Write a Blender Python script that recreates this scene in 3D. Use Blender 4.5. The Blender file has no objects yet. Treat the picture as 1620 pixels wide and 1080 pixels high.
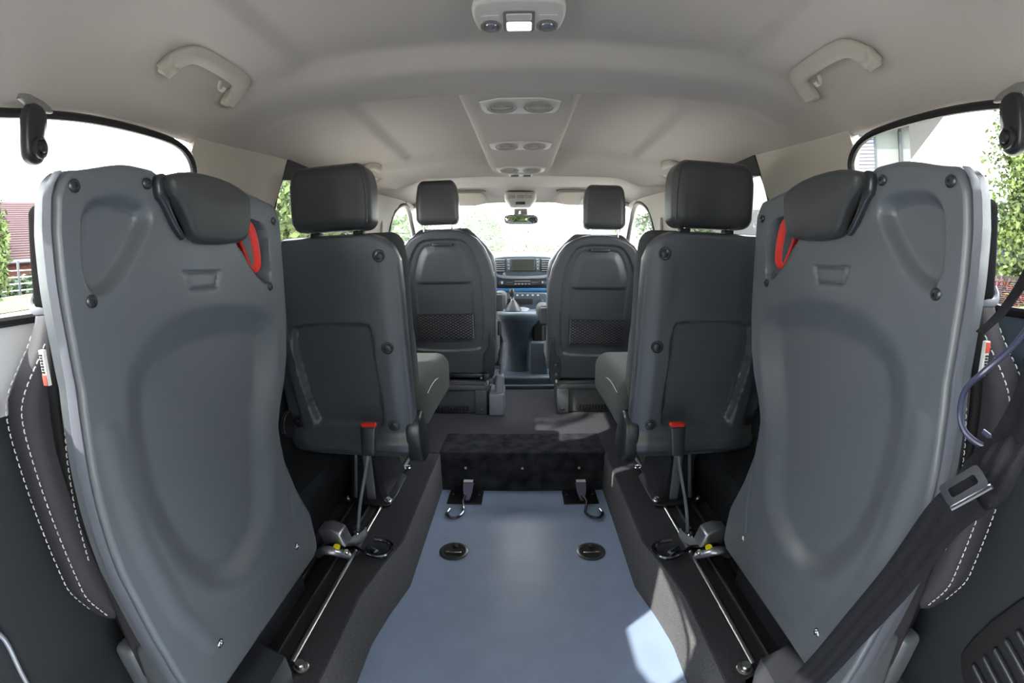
import bpy, math, random
import numpy as np
from mathutils import Vector, Matrix

PI = math.pi
SC = bpy.context.scene
COL = SC.collection

# ------------------------------------------------------------------ camera, world, sun, exposure
cam_d = bpy.data.cameras.new('camera')
cam = bpy.data.objects.new('camera', cam_d)
COL.objects.link(cam)
SC.camera = cam
_p, _y, _r = math.radians(9.6), math.radians(1.36), math.radians(0.5)
_fw = Vector((0, math.cos(_p), -math.sin(_p))); _up = Vector((0, math.sin(_p), math.cos(_p))); _rt = Vector((1, 0, 0))
_rt, _up = _rt*math.cos(_r) - _up*math.sin(_r), _up*math.cos(_r) + _rt*math.sin(_r)
_R = Matrix.Rotation(_y, 3, 'Z')
_fw, _up, _rt = _R @ _fw, _R @ _up, _R @ _rt
_m = Matrix((_rt, _up, -_fw)).transposed().to_4x4()
_m.translation = Vector((0, 0, .82))
cam.matrix_world = _m
# a 15 mm stereographic fisheye on a 36 x 24 mm frame
cam_d.type = 'PANO'
cam_d.sensor_width = 36; cam_d.sensor_height = 24; cam_d.sensor_fit = 'HORIZONTAL'
cam_d.panorama_type = 'FISHEYE_LENS_POLYNOMIAL'
_rr = np.linspace(0, 22.5, 200)
_th = 2*np.arctan(_rr/30.0)
_A = np.stack([_rr, _rr**2, _rr**3, _rr**4], 1)
_k = np.linalg.lstsq(_A, _th, rcond=None)[0]
cam_d.fisheye_fov = math.radians(175)
cam_d.fisheye_polynomial_k0 = 0.0
cam_d.fisheye_polynomial_k1 = -float(_k[0]); cam_d.fisheye_polynomial_k2 = -float(_k[1])
cam_d.fisheye_polynomial_k3 = -float(_k[2]); cam_d.fisheye_polynomial_k4 = -float(_k[3])
cam_d.clip_start = 0.02; cam_d.clip_end = 500

W = bpy.data.worlds.new('sky'); SC.world = W; W.use_nodes = True
bg = W.node_tree.nodes['Background']
bg.inputs['Color'].default_value = (0.94, 0.97, 1.0, 1)
bg.inputs['Strength'].default_value = 6.0

sun_d = bpy.data.lights.new('sun', 'SUN'); sun_d.energy = 4.2; sun_d.angle = math.radians(0.6)
sun_d.color = (1.0, .95, .86)
sun = bpy.data.objects.new('sun', sun_d); COL.objects.link(sun)
sun.rotation_euler = Vector((-1, -.66, .92)).to_track_quat('Z', 'Y').to_euler()

SC.view_settings.view_transform = 'Standard'
SC.view_settings.look = 'None'
SC.view_settings.gamma = 1
SC.view_settings.use_curve_mapping = False
SC.view_settings.exposure = 1.6
SC.cycles.use_denoising = True
SC.cycles.max_bounces = 10
SC.cycles.transparent_max_bounces = 16
SC.cycles.sample_clamp_indirect = 6

# ------------------------------------------------------------------ materials
def lin(c):
    return tuple((x/12.92 if x <= .04045 else ((x+.055)/1.055)**2.4) for x in [k/255 for k in c])

MATS = {}
def mat(name, rgb, rough=.5, metal=0, bump=0, bscale=400, spec=.5, var=0, vscale=30, emit=0, wave=None, coat=0):
    m = bpy.data.materials.new(name); m.use_nodes = True
    n = m.node_tree.nodes; l = m.node_tree.links
    b = n['Principled BSDF']
    c = lin(rgb)
    b.inputs['Base Color'].default_value = (*c, 1)
    b.inputs['Roughness'].default_value = rough
    b.inputs['Metallic'].default_value = metal
    b.inputs['Specular IOR Level'].default_value = spec
    b.inputs['Coat Weight'].default_value = coat
    tc = n.new('ShaderNodeTexCoord')
    if var:
        t = n.new('ShaderNodeTexNoise'); t.inputs['Scale'].default_value = vscale; t.inputs['Detail'].default_value = 5
        r = n.new('ShaderNodeMixRGB')
        r.inputs['Color1'].default_value = (*[x*(1-var) for x in c], 1)
        r.inputs['Color2'].default_value = (*[min(1, x*(1+var)) for x in c], 1)
        cr = n.new('ShaderNodeMapRange'); cr.inputs['From Min'].default_value = .3; cr.inputs['From Max'].default_value = .7
        l.new(tc.outputs['Object'], t.inputs['Vector'])
        l.new(t.outputs['Fac'], cr.inputs['Value']); l.new(cr.outputs['Result'], r.inputs['Fac']); l.new(r.outputs['Color'], b.inputs['Base Color'])
    if bump:
        t = n.new('ShaderNodeTexNoise'); t.inputs['Scale'].default_value = bscale; t.inputs['Detail'].default_value = 3
        u = n.new('ShaderNodeBump'); u.inputs['Strength'].default_value = bump; u.inputs['Distance'].default_value = .002
        l.new(tc.outputs['Object'], t.inputs['Vector']); l.new(t.outputs['Fac'], u.inputs['Height']); l.new(u.outputs['Normal'], b.inputs['Normal'])
    if emit:
        b.inputs['Emission Color'].default_value = (*c, 1); b.inputs['Emission Strength'].default_value = emit
    MATS[name] = m
    return m

def glass(name, haze=0.0, tint=(1, 1, 1), refl=.08, hazecol=(1, 1, 1)):
    m = bpy.data.materials.new(name); m.use_nodes = True
    n = m.node_tree.nodes; l = m.node_tree.links
    n.remove(n['Principled BSDF']); out = n['Material Output']
    tr = n.new('ShaderNodeBsdfTransparent'); tr.inputs['Color'].default_value = (*tint, 1)
    gl = n.new('ShaderNodeBsdfGlossy'); gl.inputs['Roughness'].default_value = .02
    fr = n.new('ShaderNodeFresnel'); fr.inputs['IOR'].default_value = 1.3
    mx = n.new('ShaderNodeMixShader')
    l.new(fr.outputs['Fac'], mx.inputs['Fac']); l.new(tr.outputs['BSDF'], mx.inputs[1]); l.new(gl.outputs['BSDF'], mx.inputs[2])
    last = mx
    if haze:
        tl = n.new('ShaderNodeBsdfTranslucent'); tl.inputs['Color'].default_value = (*hazecol, 1)
        m2 = n.new('ShaderNodeMixShader'); m2.inputs['Fac'].default_value = haze
        l.new(mx.outputs['Shader'], m2.inputs[1]); l.new(tl.outputs['BSDF'], m2.inputs[2]); last = m2
    l.new(last.outputs['Shader'], out.inputs['Surface'])
    MATS[name] = m
    return m

HEAD = mat('headliner fabric', (178, 172, 166), .95, bump=.15, bscale=900, spec=.15)
TRIM = mat('beige pillar plastic', (184, 177, 166), .65, bump=.1, bscale=700, spec=.3)
VENTM = mat('light grey vent plastic', (205, 202, 196), .42, spec=.5)
VENTD = mat('shaded vent grey', (160, 156, 150), .5)  # vent rings, a tone darker than their plates
SLOT = mat('vent slot grey', (120, 118, 114), .6)
SHELL = mat('grey textured shell plastic', (94, 99, 105), .34, bump=.15, bscale=1100, spec=.9)
SHELL2 = mat('grey flank plastic', (106, 109, 120), .45, bump=.1, bscale=900, spec=.5)
PLAST = mat('black grained plastic', (82, 86, 93), .35, bump=.15, bscale=1100, spec=1.0)
PLASTF = mat('dark front seat plastic', (60, 62, 66), .4, bump=.15, bscale=1100, spec=.6)
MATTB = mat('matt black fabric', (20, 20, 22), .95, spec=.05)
PLAST2 = mat('smooth black plastic', (44, 46, 51), .3, spec=.8)
LEATH = mat('charcoal leather', (66, 67, 69), .38, bump=.2, bscale=700, spec=.5)
LEATHG = mat('grey leather flank', (64, 62, 68), .6, bump=.2, bscale=700, spec=.25)
FABL = mat('light grey pocket cloth', (112, 112, 118), .85, bump=.2, bscale=900, spec=.2)
FABR = mat('grey seat fabric', (78, 80, 80), .9, bump=.3, bscale=900, spec=.2)
BLACK = mat('matt black trim', (26, 26, 28), .6, bump=.15, bscale=900, spec=.35)
WALLM = mat('dark lower trim plastic', (42, 45, 49), .5, bump=.15, bscale=900, spec=.4)
CARPET = mat('dark grey carpet', (66, 66, 71), 1.0, bump=1.0, bscale=520, spec=.05, var=.45, vscale=420)
CARPW = mat('lighter grey side carpet', (98, 97, 100), 1.0, bump=1.0, bscale=520, spec=.05, var=.4, vscale=420)
CARPF = mat('black box carpet', (48, 49, 54), 1.0, bump=.8, bscale=420, spec=.05, var=.5, vscale=18)
VINYL = mat('blue grey vinyl floor', (154, 171, 202), .38, bump=.12, bscale=600, spec=.45, var=.05, vscale=14)
STEEL = mat('brushed steel', (185, 184, 182), .28, metal=1)
CHROME = mat('chrome', (225, 225, 230), .12, metal=1)
DSTEEL = mat('black powder coated steel', (34, 35, 40), .35, spec=.6)
DCHR = mat('dark chrome', (128, 128, 140), .16, metal=1)
CAST = mat('cast zinc', (196, 196, 206), .3, metal=.9)
RED = mat('red handle plastic', (232, 52, 40), .4)
YEL = mat('yellow release plastic', (236, 214, 20), .4)
WHITE = mat('white stitching', (225, 225, 228), .7)
LABELM = mat('white label fabric', (228, 226, 224), .7)
LABELR = mat('red label print', (214, 84, 70), .7)
INK = mat('dark print', (30, 30, 34), .7)
WEB = mat('black belt webbing', (24, 24, 30), .75, bump=.6, bscale=700, spec=.3)
WEBG = mat('grey strap webbing', (96, 92, 120), .75, bump=.5, bscale=700)
RUB = mat('black rubber', (18, 18, 20), .5)
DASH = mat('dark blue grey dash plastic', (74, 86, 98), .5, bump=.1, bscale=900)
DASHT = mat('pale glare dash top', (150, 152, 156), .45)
SILV = mat('satin silver trim', (190, 194, 200), .3, metal=.6)
SCREEN = mat('dark screen glass', (58, 60, 56), .15, spec=.5)
BLUE = mat('blue dash strip', (40, 92, 140), .3)
MIRR = mat('mirror glass', (200, 205, 200), .02, metal=1)
SILLSUN = mat('light grey sill plastic', (215, 215, 216), .5)
LAMPM = mat('lit lamp lens', (255, 245, 255), .4, emit=.9)
LENS = mat('clear lamp lens', (150, 150, 165), .1, metal=.5)
BLUECAB = mat('blue grey cable', (62, 66, 92), .3, spec=.6)
GLASS = glass('window glass', tint=(.78, .80, .79))
GLASSF = glass('front door glass', tint=(.93, .95, .93))
WSG = glass('windscreen glass', haze=.015, tint=(.97, 1, .98))
PRIV = glass('dark privacy glass', tint=(.18, .2, .2))
FILM = glass('translucent notice film', haze=.25, tint=(.24, .21, .21), hazecol=(.16, .12, .12))

# ------------------------------------------------------------------ object helpers
XF = [None]       # current world transform applied to every mesh built (a function), flip flag
FLIP = [False]

def link(name, v, f, m, parent=None, smooth=35, label=None):
    v = np.asarray(v, float).reshape(-1, 3)
    if XF[0] is not None:
        v = XF[0](v)
        if FLIP[0]: f = [tuple(reversed(q)) for q in f]
    off = np.zeros(3)
    q = parent
    while q is not None:
        off += np.array(q.location); q = q.parent
    me = bpy.data.meshes.new(name)
    me.from_pydata([tuple(x) for x in (v-off)], [], [tuple(q) for q in f])
    me.validate()
    if smooth:
        me.polygons.foreach_set('use_smooth', [True]*len(me.polygons))
        me.set_sharp_from_angle(angle=math.radians(smooth))
    me.materials.append(m)
    o = bpy.data.objects.new(name, me); COL.objects.link(o)
    if parent is not None: o.parent = parent
    if label: o['label'] = label
    return o

def tag(o, label=None, cat=None, group=None, kind=None):
    if label: o['label'] = label
    if cat: o['category'] = cat
    if group: o['group'] = group
    if kind: o['kind'] = kind
    return o

def thing(name, label, cat, loc, group=None):
    loc = np.asarray(loc, float)
    if XF[0] is not None: loc = XF[0](loc.reshape(1, 3))[0]
    o = bpy.data.objects.new(name, None); COL.objects.link(o)
    o.empty_display_size = .05
    o.location = tuple(loc)
    return tag(o, label, cat, group)

def copy_tree(o, parent=None):
    c = o.copy(); COL.objects.link(c)
    if parent is not None: c.parent = parent
    for ch in [x for x in bpy.data.objects if x.parent == o]:
        copy_tree(ch, c)
    return c

class MB:
    def __init__(s): s.v = []; s.f = []
    def add(s, v, f):
        k = len(s.v)
        s.v += [tuple(map(float, q)) for q in v]; s.f += [tuple(i+k for i in q) for q in f]
        return s
    def build(s, name, m, parent=None, smooth=35, label=None):
        return link(name, s.v, s.f, m, parent, smooth, label)
    # rounded box: centre c, size z, radius r; n subdivisions; fn deforms (N,3) points
    def rbox(s, c, z, r=.005, n=3, fn=None, div=(1, 1, 1)):
        c = np.array(c, float); h = np.array(z, float)/2; r = min(r, h.min()*.999)
        def coords(hh, d):
            a = np.sin(np.linspace(-PI/2, 0, n+1))*r - (hh-r) if r > 0 else np.array([-hh])
            inner = np.linspace(-(hh-r), hh-r, d+1)[1:-1]
            return a, inner
        axs = []
        for i in range(3):
            t = [(-(h[i]-r), -(1-j/n)) for j in range(n+1)] + [(x, 0) for x in np.linspace(-(h[i]-r), h[i]-r, div[i]+1)[1:-1]] + [((h[i]-r), j/n) for j in range(n+1)]
            axs.append(t)
        vid = {}; V = []; Fc = []
        def vert(i, j, k):
            key = (i, j, k)
            if key in vid: return vid[key]
            b = np.array([axs[0][i][0], axs[1][j][0], axs[2][k][0]]); d = np.array([axs[0][i][1], axs[1][j][1], axs[2][k][1]])
            d = np.tan(d*PI/4)
            L = np.linalg.norm(d); p = b + (d/L*r if L > 1e-9 else 0)
            vid[key] = len(V); V.append(p); return vid[key]
        N = [len(a)-1 for a in axs]
        for (a, b, cc) in ((0, 1, 2), (1, 2, 0), (2, 0, 1)):
            for side in (0, N[cc]):
                for i in range(N[a]):
                    for j in range(N[b]):
                        q = []
                        for (di, dj) in ((0, 0), (1, 0), (1, 1), (0, 1)):
                            t = [0, 0, 0]; t[a] = i+di; t[b] = j+dj; t[cc] = side
                            q.append(vert(*t))
                        Fc.append(tuple(q) if side else tuple(reversed(q)))
        V = np.array(V)
        if fn is not None: V = fn(V)
        return s.add(V + c, Fc)
    def tube(s, pts, r, seg=10, closed=False, flat=None, caps=True, upv=(0, 0, 1)):
        P = [Vector(p) for p in pts]; n = len(P)
        V = []; Fc = []
        prev = None
        for i in range(n):
            if closed: t = (P[(i+1) % n]-P[i-1])
            else: t = P[min(i+1, n-1)]-P[max(i-1, 0)]
            t.normalize()
            if prev is None:
                u = Vector(upv); u = (u - t*u.dot(t))
                if u.length < 1e-4: u = Vector((1, 0, 0)) - t*t.x
                u.normalize()
            else:
                u = prev - t*prev.dot(t); u.normalize()
            prev = u; w = t.cross(u)
            ri = r[i] if hasattr(r, '__len__') else r
            a, b = (ri, ri) if flat is None else (flat[0], flat[1])
            for k in range(seg):
                th = 2*PI*k/seg
                V.append(P[i] + u*math.cos(th)*a + w*math.sin(th)*b)
        for i in range(n if closed else n-1):
            for k in range(seg):
                a = i*seg+k; b = i*seg+(k+1) % seg; j = ((i+1) % n)*seg
                Fc.append((a, b, j+(k+1) % seg, j+k))
        if not closed and caps:
            Fc.append(tuple(reversed(range(seg)))); Fc.append(tuple(range((n-1)*seg, n*seg)))
        return s.add(V, Fc)
    def lathe(s, prof, c=(0, 0, 0), axis=(0, 0, 1), seg=24, sx=1, sy=1):
        ax = Vector(axis).normalized(); u = ax.orthogonal().normalized(); w = ax.cross(u)
        c = Vector(c); V = []; Fc = []
        for (r, h) in prof:
            for k in range(seg):
                th = 2*PI*k/seg
                V.append(c + ax*h + u*math.cos(th)*r*sx + w*math.sin(th)*r*sy)
        m = len(prof)
        for i in range(m-1):
            for k in range(seg):
                Fc.append((i*seg+k, i*seg+(k+1) % seg, (i+1)*seg+(k+1) % seg, (i+1)*seg+k))
        Fc.append(tuple(reversed(range(seg)))); Fc.append(tuple(range((m-1)*seg, m*seg)))
        return s.add(V, Fc)
    def box(s, c, z, rot=None):
        h = np.array(z)/2
        V = np.array([(x, y, q) for x in (-1, 1) for y in (-1, 1) for q in (-1, 1)])*h
        if rot is not None: V = V @ np.array(rot).T
        Fc = [(0, 1, 3, 2), (4, 6, 7, 5), (0, 4, 5, 1), (2, 3, 7, 6), (0, 2, 6, 4), (1, 5, 7, 3)]
        return s.add(V + np.array(c), Fc)
    def grid(s, P):
        P = np.asarray(P); a, b = P.shape[:2]
        Fc = [(i*b+j, (i+1)*b+j, (i+1)*b+j+1, i*b+j+1) for i in range(a-1) for j in range(b-1)]
        return s.add(P.reshape(-1, 3), Fc)
    # pad: a closed outline in 2D given thickness, rounded rim and a domed face
    def pad(s, poly, fr, t, r=.01, dome=.0, seg=4, smooth=2, back=True, rings=5):
        O, U, Wv, N = [np.array(q, float) for q in fr]
        p = np.array(chaikin(poly, smooth), float)
        if area(p) < 0: p = p[::-1]
        nx = np.roll(p, -1, 0)-np.roll(p, 1, 0); nn = np.stack([nx[:, 1], -nx[:, 0]], 1); nn /= np.linalg.norm(nn, axis=1)[:, None]+1e-9
        cen = p.mean(0); R = []
        def ring(q, h): R.append(O + q[:, :1]*U + q[:, 1:]*Wv + np.asarray(h).reshape(-1, 1)*N)
        n = len(p)
        if back:
            ring(cen + (p-cen)*.05, np.full(n, -t)); ring(p-nn*r, np.full(n, -t))
            for k in range(1, seg+1):
                a = PI/2*k/seg; ring(p-nn*r*(1-math.sin(a)), np.full(n, -t+r*(1-math.cos(a))))
        else: ring(p, np.full(n, -t))
        for k in range(seg+1):
            a = PI/2*k/seg; ring(p-nn*r*(1-math.cos(a)), np.full(n, -r+r*math.sin(a)))
        q0 = p-nn*r
        for k in range(1, rings+1):
            f = 1-k/rings*.97
            ring(cen+(q0-cen)*f, np.full(n, dome*(1-f**2)))
        m = len(R); V = np.concatenate(R); Fc = []
        for i in range(m-1):
            for k in range(n):
                Fc.append((i*n+k, i*n+(k+1) % n, (i+1)*n+(k+1) % n, (i+1)*n+k))
        Fc.append(tuple(range((m-1)*n, m*n)))
        if back: Fc.append(tuple(reversed(range(n))))
        return s.add(V, Fc)

def area(p):
    x, y = p[:, 0], p[:, 1]
    return .5*np.sum(x*np.roll(y, -1)-np.roll(x, -1)*y)

def chaikin(p, k, closed=True):
    p = [tuple(q) for q in p]
    for _ in range(k):
        n = len(p); o = [] if closed else [p[0]]
        for i in range(n if closed else n-1):
            a, b = np.array(p[i]), np.array(p[(i+1) % n])
            o += [tuple(a*.75+b*.25), tuple(a*.25+b*.75)]
        if not closed: o.append(p[-1])
        p = o
    return p

def sdf(Y, Z, poly):
    """signed distance of points to a closed polygon, negative inside"""
    P = np.stack([Y.ravel(), Z.ravel()], 1); poly = np.array(poly, float)
    d = np.full(len(P), 1e9); ins = np.zeros(len(P), bool)
    for a, b in zip(poly, np.roll(poly, -1, 0)):
        e = b-a; w = P-a; t = np.clip((w@e)/(e@e+1e-12), 0, 1); d = np.minimum(d, np.linalg.norm(w-t[:, None]*e, axis=1))
        c = ((a[1] > P[:, 1]) != (b[1] > P[:, 1])) & (P[:, 0] < (b[0]-a[0])*(P[:, 1]-a[1])/(b[1]-a[1]+1e-12)+a[0])
        ins ^= c
    return np.where(ins, -d, d).reshape(Y.shape)

def sst(x, a, b):
    t = np.clip((x-a)/(b-a), 0, 1); return t*t*(3-2*t)

def dline(Y, Z, pts):
    d = np.full(Y.shape, 1e9)
    for a, b in zip(pts[:-1], pts[1:]):
        a = np.array(a); b = np.array(b); e = b-a
        t = np.clip(((Y-a[0])*e[0]+(Z-a[1])*e[1])/(e@e), 0, 1)
        d = np.minimum(d, np.hypot(Y-a[0]-t*e[0], Z-a[1]-t*e[1]))
    return d

def shell_panel(mb, fr, rows, ztop, disp, nz=150, ny=90, roll=.012, thick=.045, outw=.004, backface=False, notch=None):
    """a sheet with free outline in its (u,w) plane, relief disp(u,w) along N, its rim rolled back by 'thick'"""
    O, U, Wv, N = [np.array(q, float) for q in fr]
    zs = np.array([r[0] for r in rows]); ya = np.array([r[1] for r in rows]); yb = np.array([r[2] for r in rows])
    o = np.argsort(zs); zs, ya, yb = zs[o], ya[o], yb[o]
    z0, z1 = zs[0], zs[-1]
    t = np.linspace(0, 1, nz)[:, None]; q = np.linspace(0, 1, ny)[None, :]
    Zn = z0+(z1-z0)*t
    a = np.interp(Zn, zs, ya); b = np.interp(Zn, zs, yb)
    Y = a+(b-a)*q; Z = Zn+0*q
    if ztop is not None:
        Z = z0+(ztop(Y)-z0)*t
        if notch is not None: Z = Z-notch(Y)*sst(t, .80, 1.0)
    D = disp(Y, Z)
    P = O + Y[..., None]*U + Z[..., None]*Wv + D[..., None]*N
    mb.grid(P)
    loop = [(0, j) for j in range(ny)] + [(i, ny-1) for i in range(1, nz)] + [(nz-1, j) for j in range(ny-2, -1, -1)] + [(i, 0) for i in range(nz-2, 0, -1)]
    Lp = np.array([(Y[i, j], Z[i, j]) for i, j in loop]); Ld = np.array([D[i, j] for i, j in loop])
    tn = np.roll(Lp, -2, 0)-np.roll(Lp, 2, 0); nn = np.stack([tn[:, 1], -tn[:, 0]], 1); nn /= np.linalg.norm(nn, axis=1)[:, None]+1e-9
    if area(Lp) < 0: nn = -nn
    rings = []
    for k in range(0, 5):
        an = PI/2*k/4
        rings.append((roll*math.sin(an), -roll*(1-math.cos(an))))
    rings.append((roll+outw, -thick))
    if backface: rings.append((-.02, -thick-.003)); rings.append((-.1, -thick-.003))
    R = []
    for (off, h) in rings:
        p = Lp+nn*off
        R.append(O + p[:, :1]*U + p[:, 1:]*Wv + (Ld*(1 if h > -roll*1.01 else 0)+h)[:, None]*N)
    m = len(R); n = len(Lp); V = np.concatenate(R)
    Fc = [(i*n+k, i*n+(k+1) % n, (i+1)*n+(k+1) % n, (i+1)*n+k) for i in range(m-1) for k in range(n)]
    if backface: Fc.append(tuple(range((m-1)*n, m*n)))
    # face winding: match the grid (grid normal = U x W or reverse)
    mb.add(V, Fc)
    return mb

def dashes(pts, w=.0010, on=.0075, off=.0045, nrm=(0, -1, 0), off_n=.0015):
    """stitches along a polyline, each a tiny rounded bar"""
    mb = MB(); P = [np.array(p, float) for p in pts]
    L = [0]
    for a, b in zip(P[:-1], P[1:]): L.append(L[-1]+np.linalg.norm(b-a))
    def at(s):
        for i in range(len(P)-1):
            if s <= L[i+1]: f = (s-L[i])/(L[i+1]-L[i]+1e-9); return P[i]*(1-f)+P[i+1]*f
        return P[-1]
    s = 0
    N = np.array(nrm, float)*off_n
    while s+on < L[-1]:
        mb.tube([at(s)+N*.4, at(s+on*.5)+N, at(s+on)+N*.4], w, seg=5); s += on+off
    return mb

def spline(pts, n=8):
    """Catmull-Rom through points"""
    P = [np.array(p, float) for p in pts]; P = [2*P[0]-P[1]]+P+[2*P[-1]-P[-2]]; out = []
    for i in range(1, len(P)-2):
        for k in range(n):
            t = k/n; a, b, c, d = P[i-1], P[i], P[i+1], P[i+2]
            out.append(.5*((2*b)+(-a+c)*t+(2*a-5*b+4*c-d)*t*t+(-a+3*b-3*c+d)*t**3))
    out.append(P[-2]); return out

def mirror(s, dy=0.0, dz=0.0):
    XF[0] = lambda v: v*np.array([s, 1, 1])+np.array([0, dy, dz])
    FLIP[0] = s < 0
def nomirror(): XF[0] = None; FLIP[0] = False

# ------------------------------------------------------------------ body shell: floor, tub, ceiling, side walls
def interp(x, xs, ys): return np.interp(x, xs, ys)

def tub_x(y):   # half width of the lowered floor
    return np.interp(y, [0, .70, .86, .98, 1.12, 1.8], [.425, .425, .425, .405, .372, .378])

def build_floor():
    mb = MB()
    ys = np.concatenate([np.linspace(-.12, .7, 8), np.linspace(.74, 1.2, 18), np.linspace(1.25, 1.795, 10)])
    for s in (-1, 1):
        xs = []
        P = []
        for y in ys:
            x0 = tub_x(y)
            row = [(s*(x0+.002), y, -.006), (s*(x0+.005), y, -.002), (s*(x0+.013), y, 0), (s*.47, y, 0), (s*.485, y, 0), (s*.60, y, 0), (s*.70, y, 0), (s*.82, y, 0)]
            P.append(row)
        P = np.array(P)
        if s > 0: P = P[:, ::-1]
        mb.grid(P)
        Q = np.array([[(s*x0, y, -.20), (s*x0, y, -.10), (s*x0, y, -.012), (s*(x0+.003), y, -.005)] for y, x0 in [(y, tub_x(y)) for y in ys]])
        wb = MB(); wb.grid(Q if s < 0 else Q[:, ::-1]); o = wb.build('tub_wall', CARPW); tag(o, kind='structure')
    # main cabin floor from the step forward
    mb.rbox((0, 2.915, -.03), (1.66, 2.21, .06), .004, 2)
    for s in (-1, 1): mb.box((s*.60, 1.80, -.002), (.44, .03, .004))
    o = mb.build('floor', CARPET); tag(o, kind='structure')
    mb = MB()
    P = []
    for y in np.linspace(-.12, 1.8, 40):
        zr = -.194 - .012*sst(np.array(y), 1.45, 1.62)*0
        P.append([(-tub_x(y)-.004, y, zr), (0, y, zr), (tub_x(y)+.004, y, zr)])
    mb.grid(np.array(P)[:, ::-1]); mb.box((0, .84, -.22), (.9, 1.92, .04))
    o = mb.build('tub_floor', VINYL); tag(o, kind='structure')
    # carpeted box that closes the front of the tub
    mb = MB(); mb.rbox((0, 1.912, -.098), (.765, .235, .204), .008, 3)
    o = mb.build('trim_1', CARPF); tag(o, kind='structure')
    for i, x in enumerate((-.262, 0, .262)):
        m2 = MB(); m2.lathe([(.006, 0), (.006, .003), (.003, .005), (.0005, .0055)], (x, 1.7945, -.075), (0, -1, 0), 10)
        b = m2.build('screw', STEEL)
        tag(b, ['small steel screw in the black carpeted step, left of three', 'small steel screw in the middle of the black carpeted step', 'small steel screw in the black carpeted step, right of three'][i], 'screw')
build_floor()

def roof_z(x, y):
    """headliner height"""
    base = np.interp(y, [-.3, .4, .875, .915, 1.03, 1.065, 1.10, 1.78, 1.83, 2.06, 2.16, 2.3, 2.7, 2.86, 2.93],
                        [1.275, 1.285, 1.285, 1.260, 1.254, 1.268, 1.290, 1.292, 1.272, 1.268, 1.29, 1.335, 1.34, 1.315, 1.285])
    # rear face of the beam starts sooner beside the middle
    edge = np.interp(y, [-.3, .05, .22, .38, .46, .58, .73, .85, 1.2, 1.3, 2.1, 2.5, 2.7, 3.0], [1.04, 1.06, 1.09, 1.108, 1.124, 1.142, 1.15, 1.152, 1.18, 1.19, 1.215, 1.25, 1.272, 1.262])
    ax = np.abs(x)
    t = np.clip((ax-.36)/.41, 0, 1.0)
    z = base-(base-edge)*t**4.0
    # pans pressed into the roof lining before and behind the beam
    z = z+.018*sst(.50-ax, 0, .05)*(sst(y, 1.07, 1.12)*sst(-y, -1.80, -1.76)+sst(-y, -.895, -.86))
    # shoulder bulges over the door pillars
    z = z-.035*np.exp(-((ax-.60)/.075)**2-((y-2.12)/.13)**2)
    # hollow for the grab handles
    z = z+.012*np.exp(-((ax-.64)/.05)**4-((y-.75)/.14)**4)
    return z

def build_ceiling():
    mb = MB()
    xs = np.concatenate([-np.linspace(.775, .33, 44), np.linspace(-.30, .30, 13), np.linspace(.33, .775, 44)])
    ys = np.linspace(-.15, 2.93, 230)
    X, Y = np.meshgrid(xs, ys)
    Yw = Y - .035*np.exp(-((np.abs(X)-.27)/.12)**4)*((Y > .8) & (Y < 1.1))*0
    Z = roof_z(X, Yw)
    mb.grid(np.stack([X, Y, Z], -1))
    # outer skin of the roof
    X2, Y2 = np.meshgrid(np.linspace(-.83, .83, 20), np.linspace(-.15, 2.95, 10))
    Z2 = 1.40-.20*(np.abs(X2)/.83)**4
    mb.grid(np.stack([X2, Y2, Z2], -1)[:, ::-1])
    n1 = len(mb.v)
    o = mb.build('ceiling', HEAD, smooth=60); tag(o, kind='structure')
build_ceiling()

def wx(z):      # half width of the side wall at height z
    return np.interp(z, [-.1, 0, .25, .5, .74, .79, 1.17, 1.3], [.82, .82, .82, .82, .81, .795, .765, .72])

def plate(mb, poly, t=.02, inset=0.0):
    """polygon in (y,z) laid on the leaning side wall, with thickness (right side)"""
    p = np.array(poly, float)
    if area(p) < 0: p = p[::-1]
    n = len(p)
    A = [(wx(z)-inset, y, z) for y, z in p]; B = [(wx(z)-inset+t, y, z) for y, z in p]
    f = [tuple(reversed(range(n))), tuple(range(n, 2*n))]+[(i, (i+1) % n, n+(i+1) % n, n+i) for i in range(n)]
    mb.add(A+B, f)

QW = [(-.05, .785), (-.05, 1.0), (.05, 1.045), (.22, 1.075), (.38, 1.098), (.46, 1.115), (.58, 1.134), (.73, 1.142), (.815, 1.138), (.86, 1.11), (.872, 1.07), (.81, .785)]
SW = [(1.235, .785), (1.225, 1.0), (1.262, 1.13), (1.30, 1.165), (1.45, 1.175), (1.98, 1.19), (2.03, 1.17), (2.05, 1.1), (2.07, .785)]
FW = [(2.41, .80), (2.44, 1.06), (2.52, 1.19), (2.60, 1.235), (2.70, 1.25), (2.80, 1.235), (2.92, 1.19), (3.02, 1.12), (3.12, 1.02), (3.18, .92), (3.2, .80)]

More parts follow.
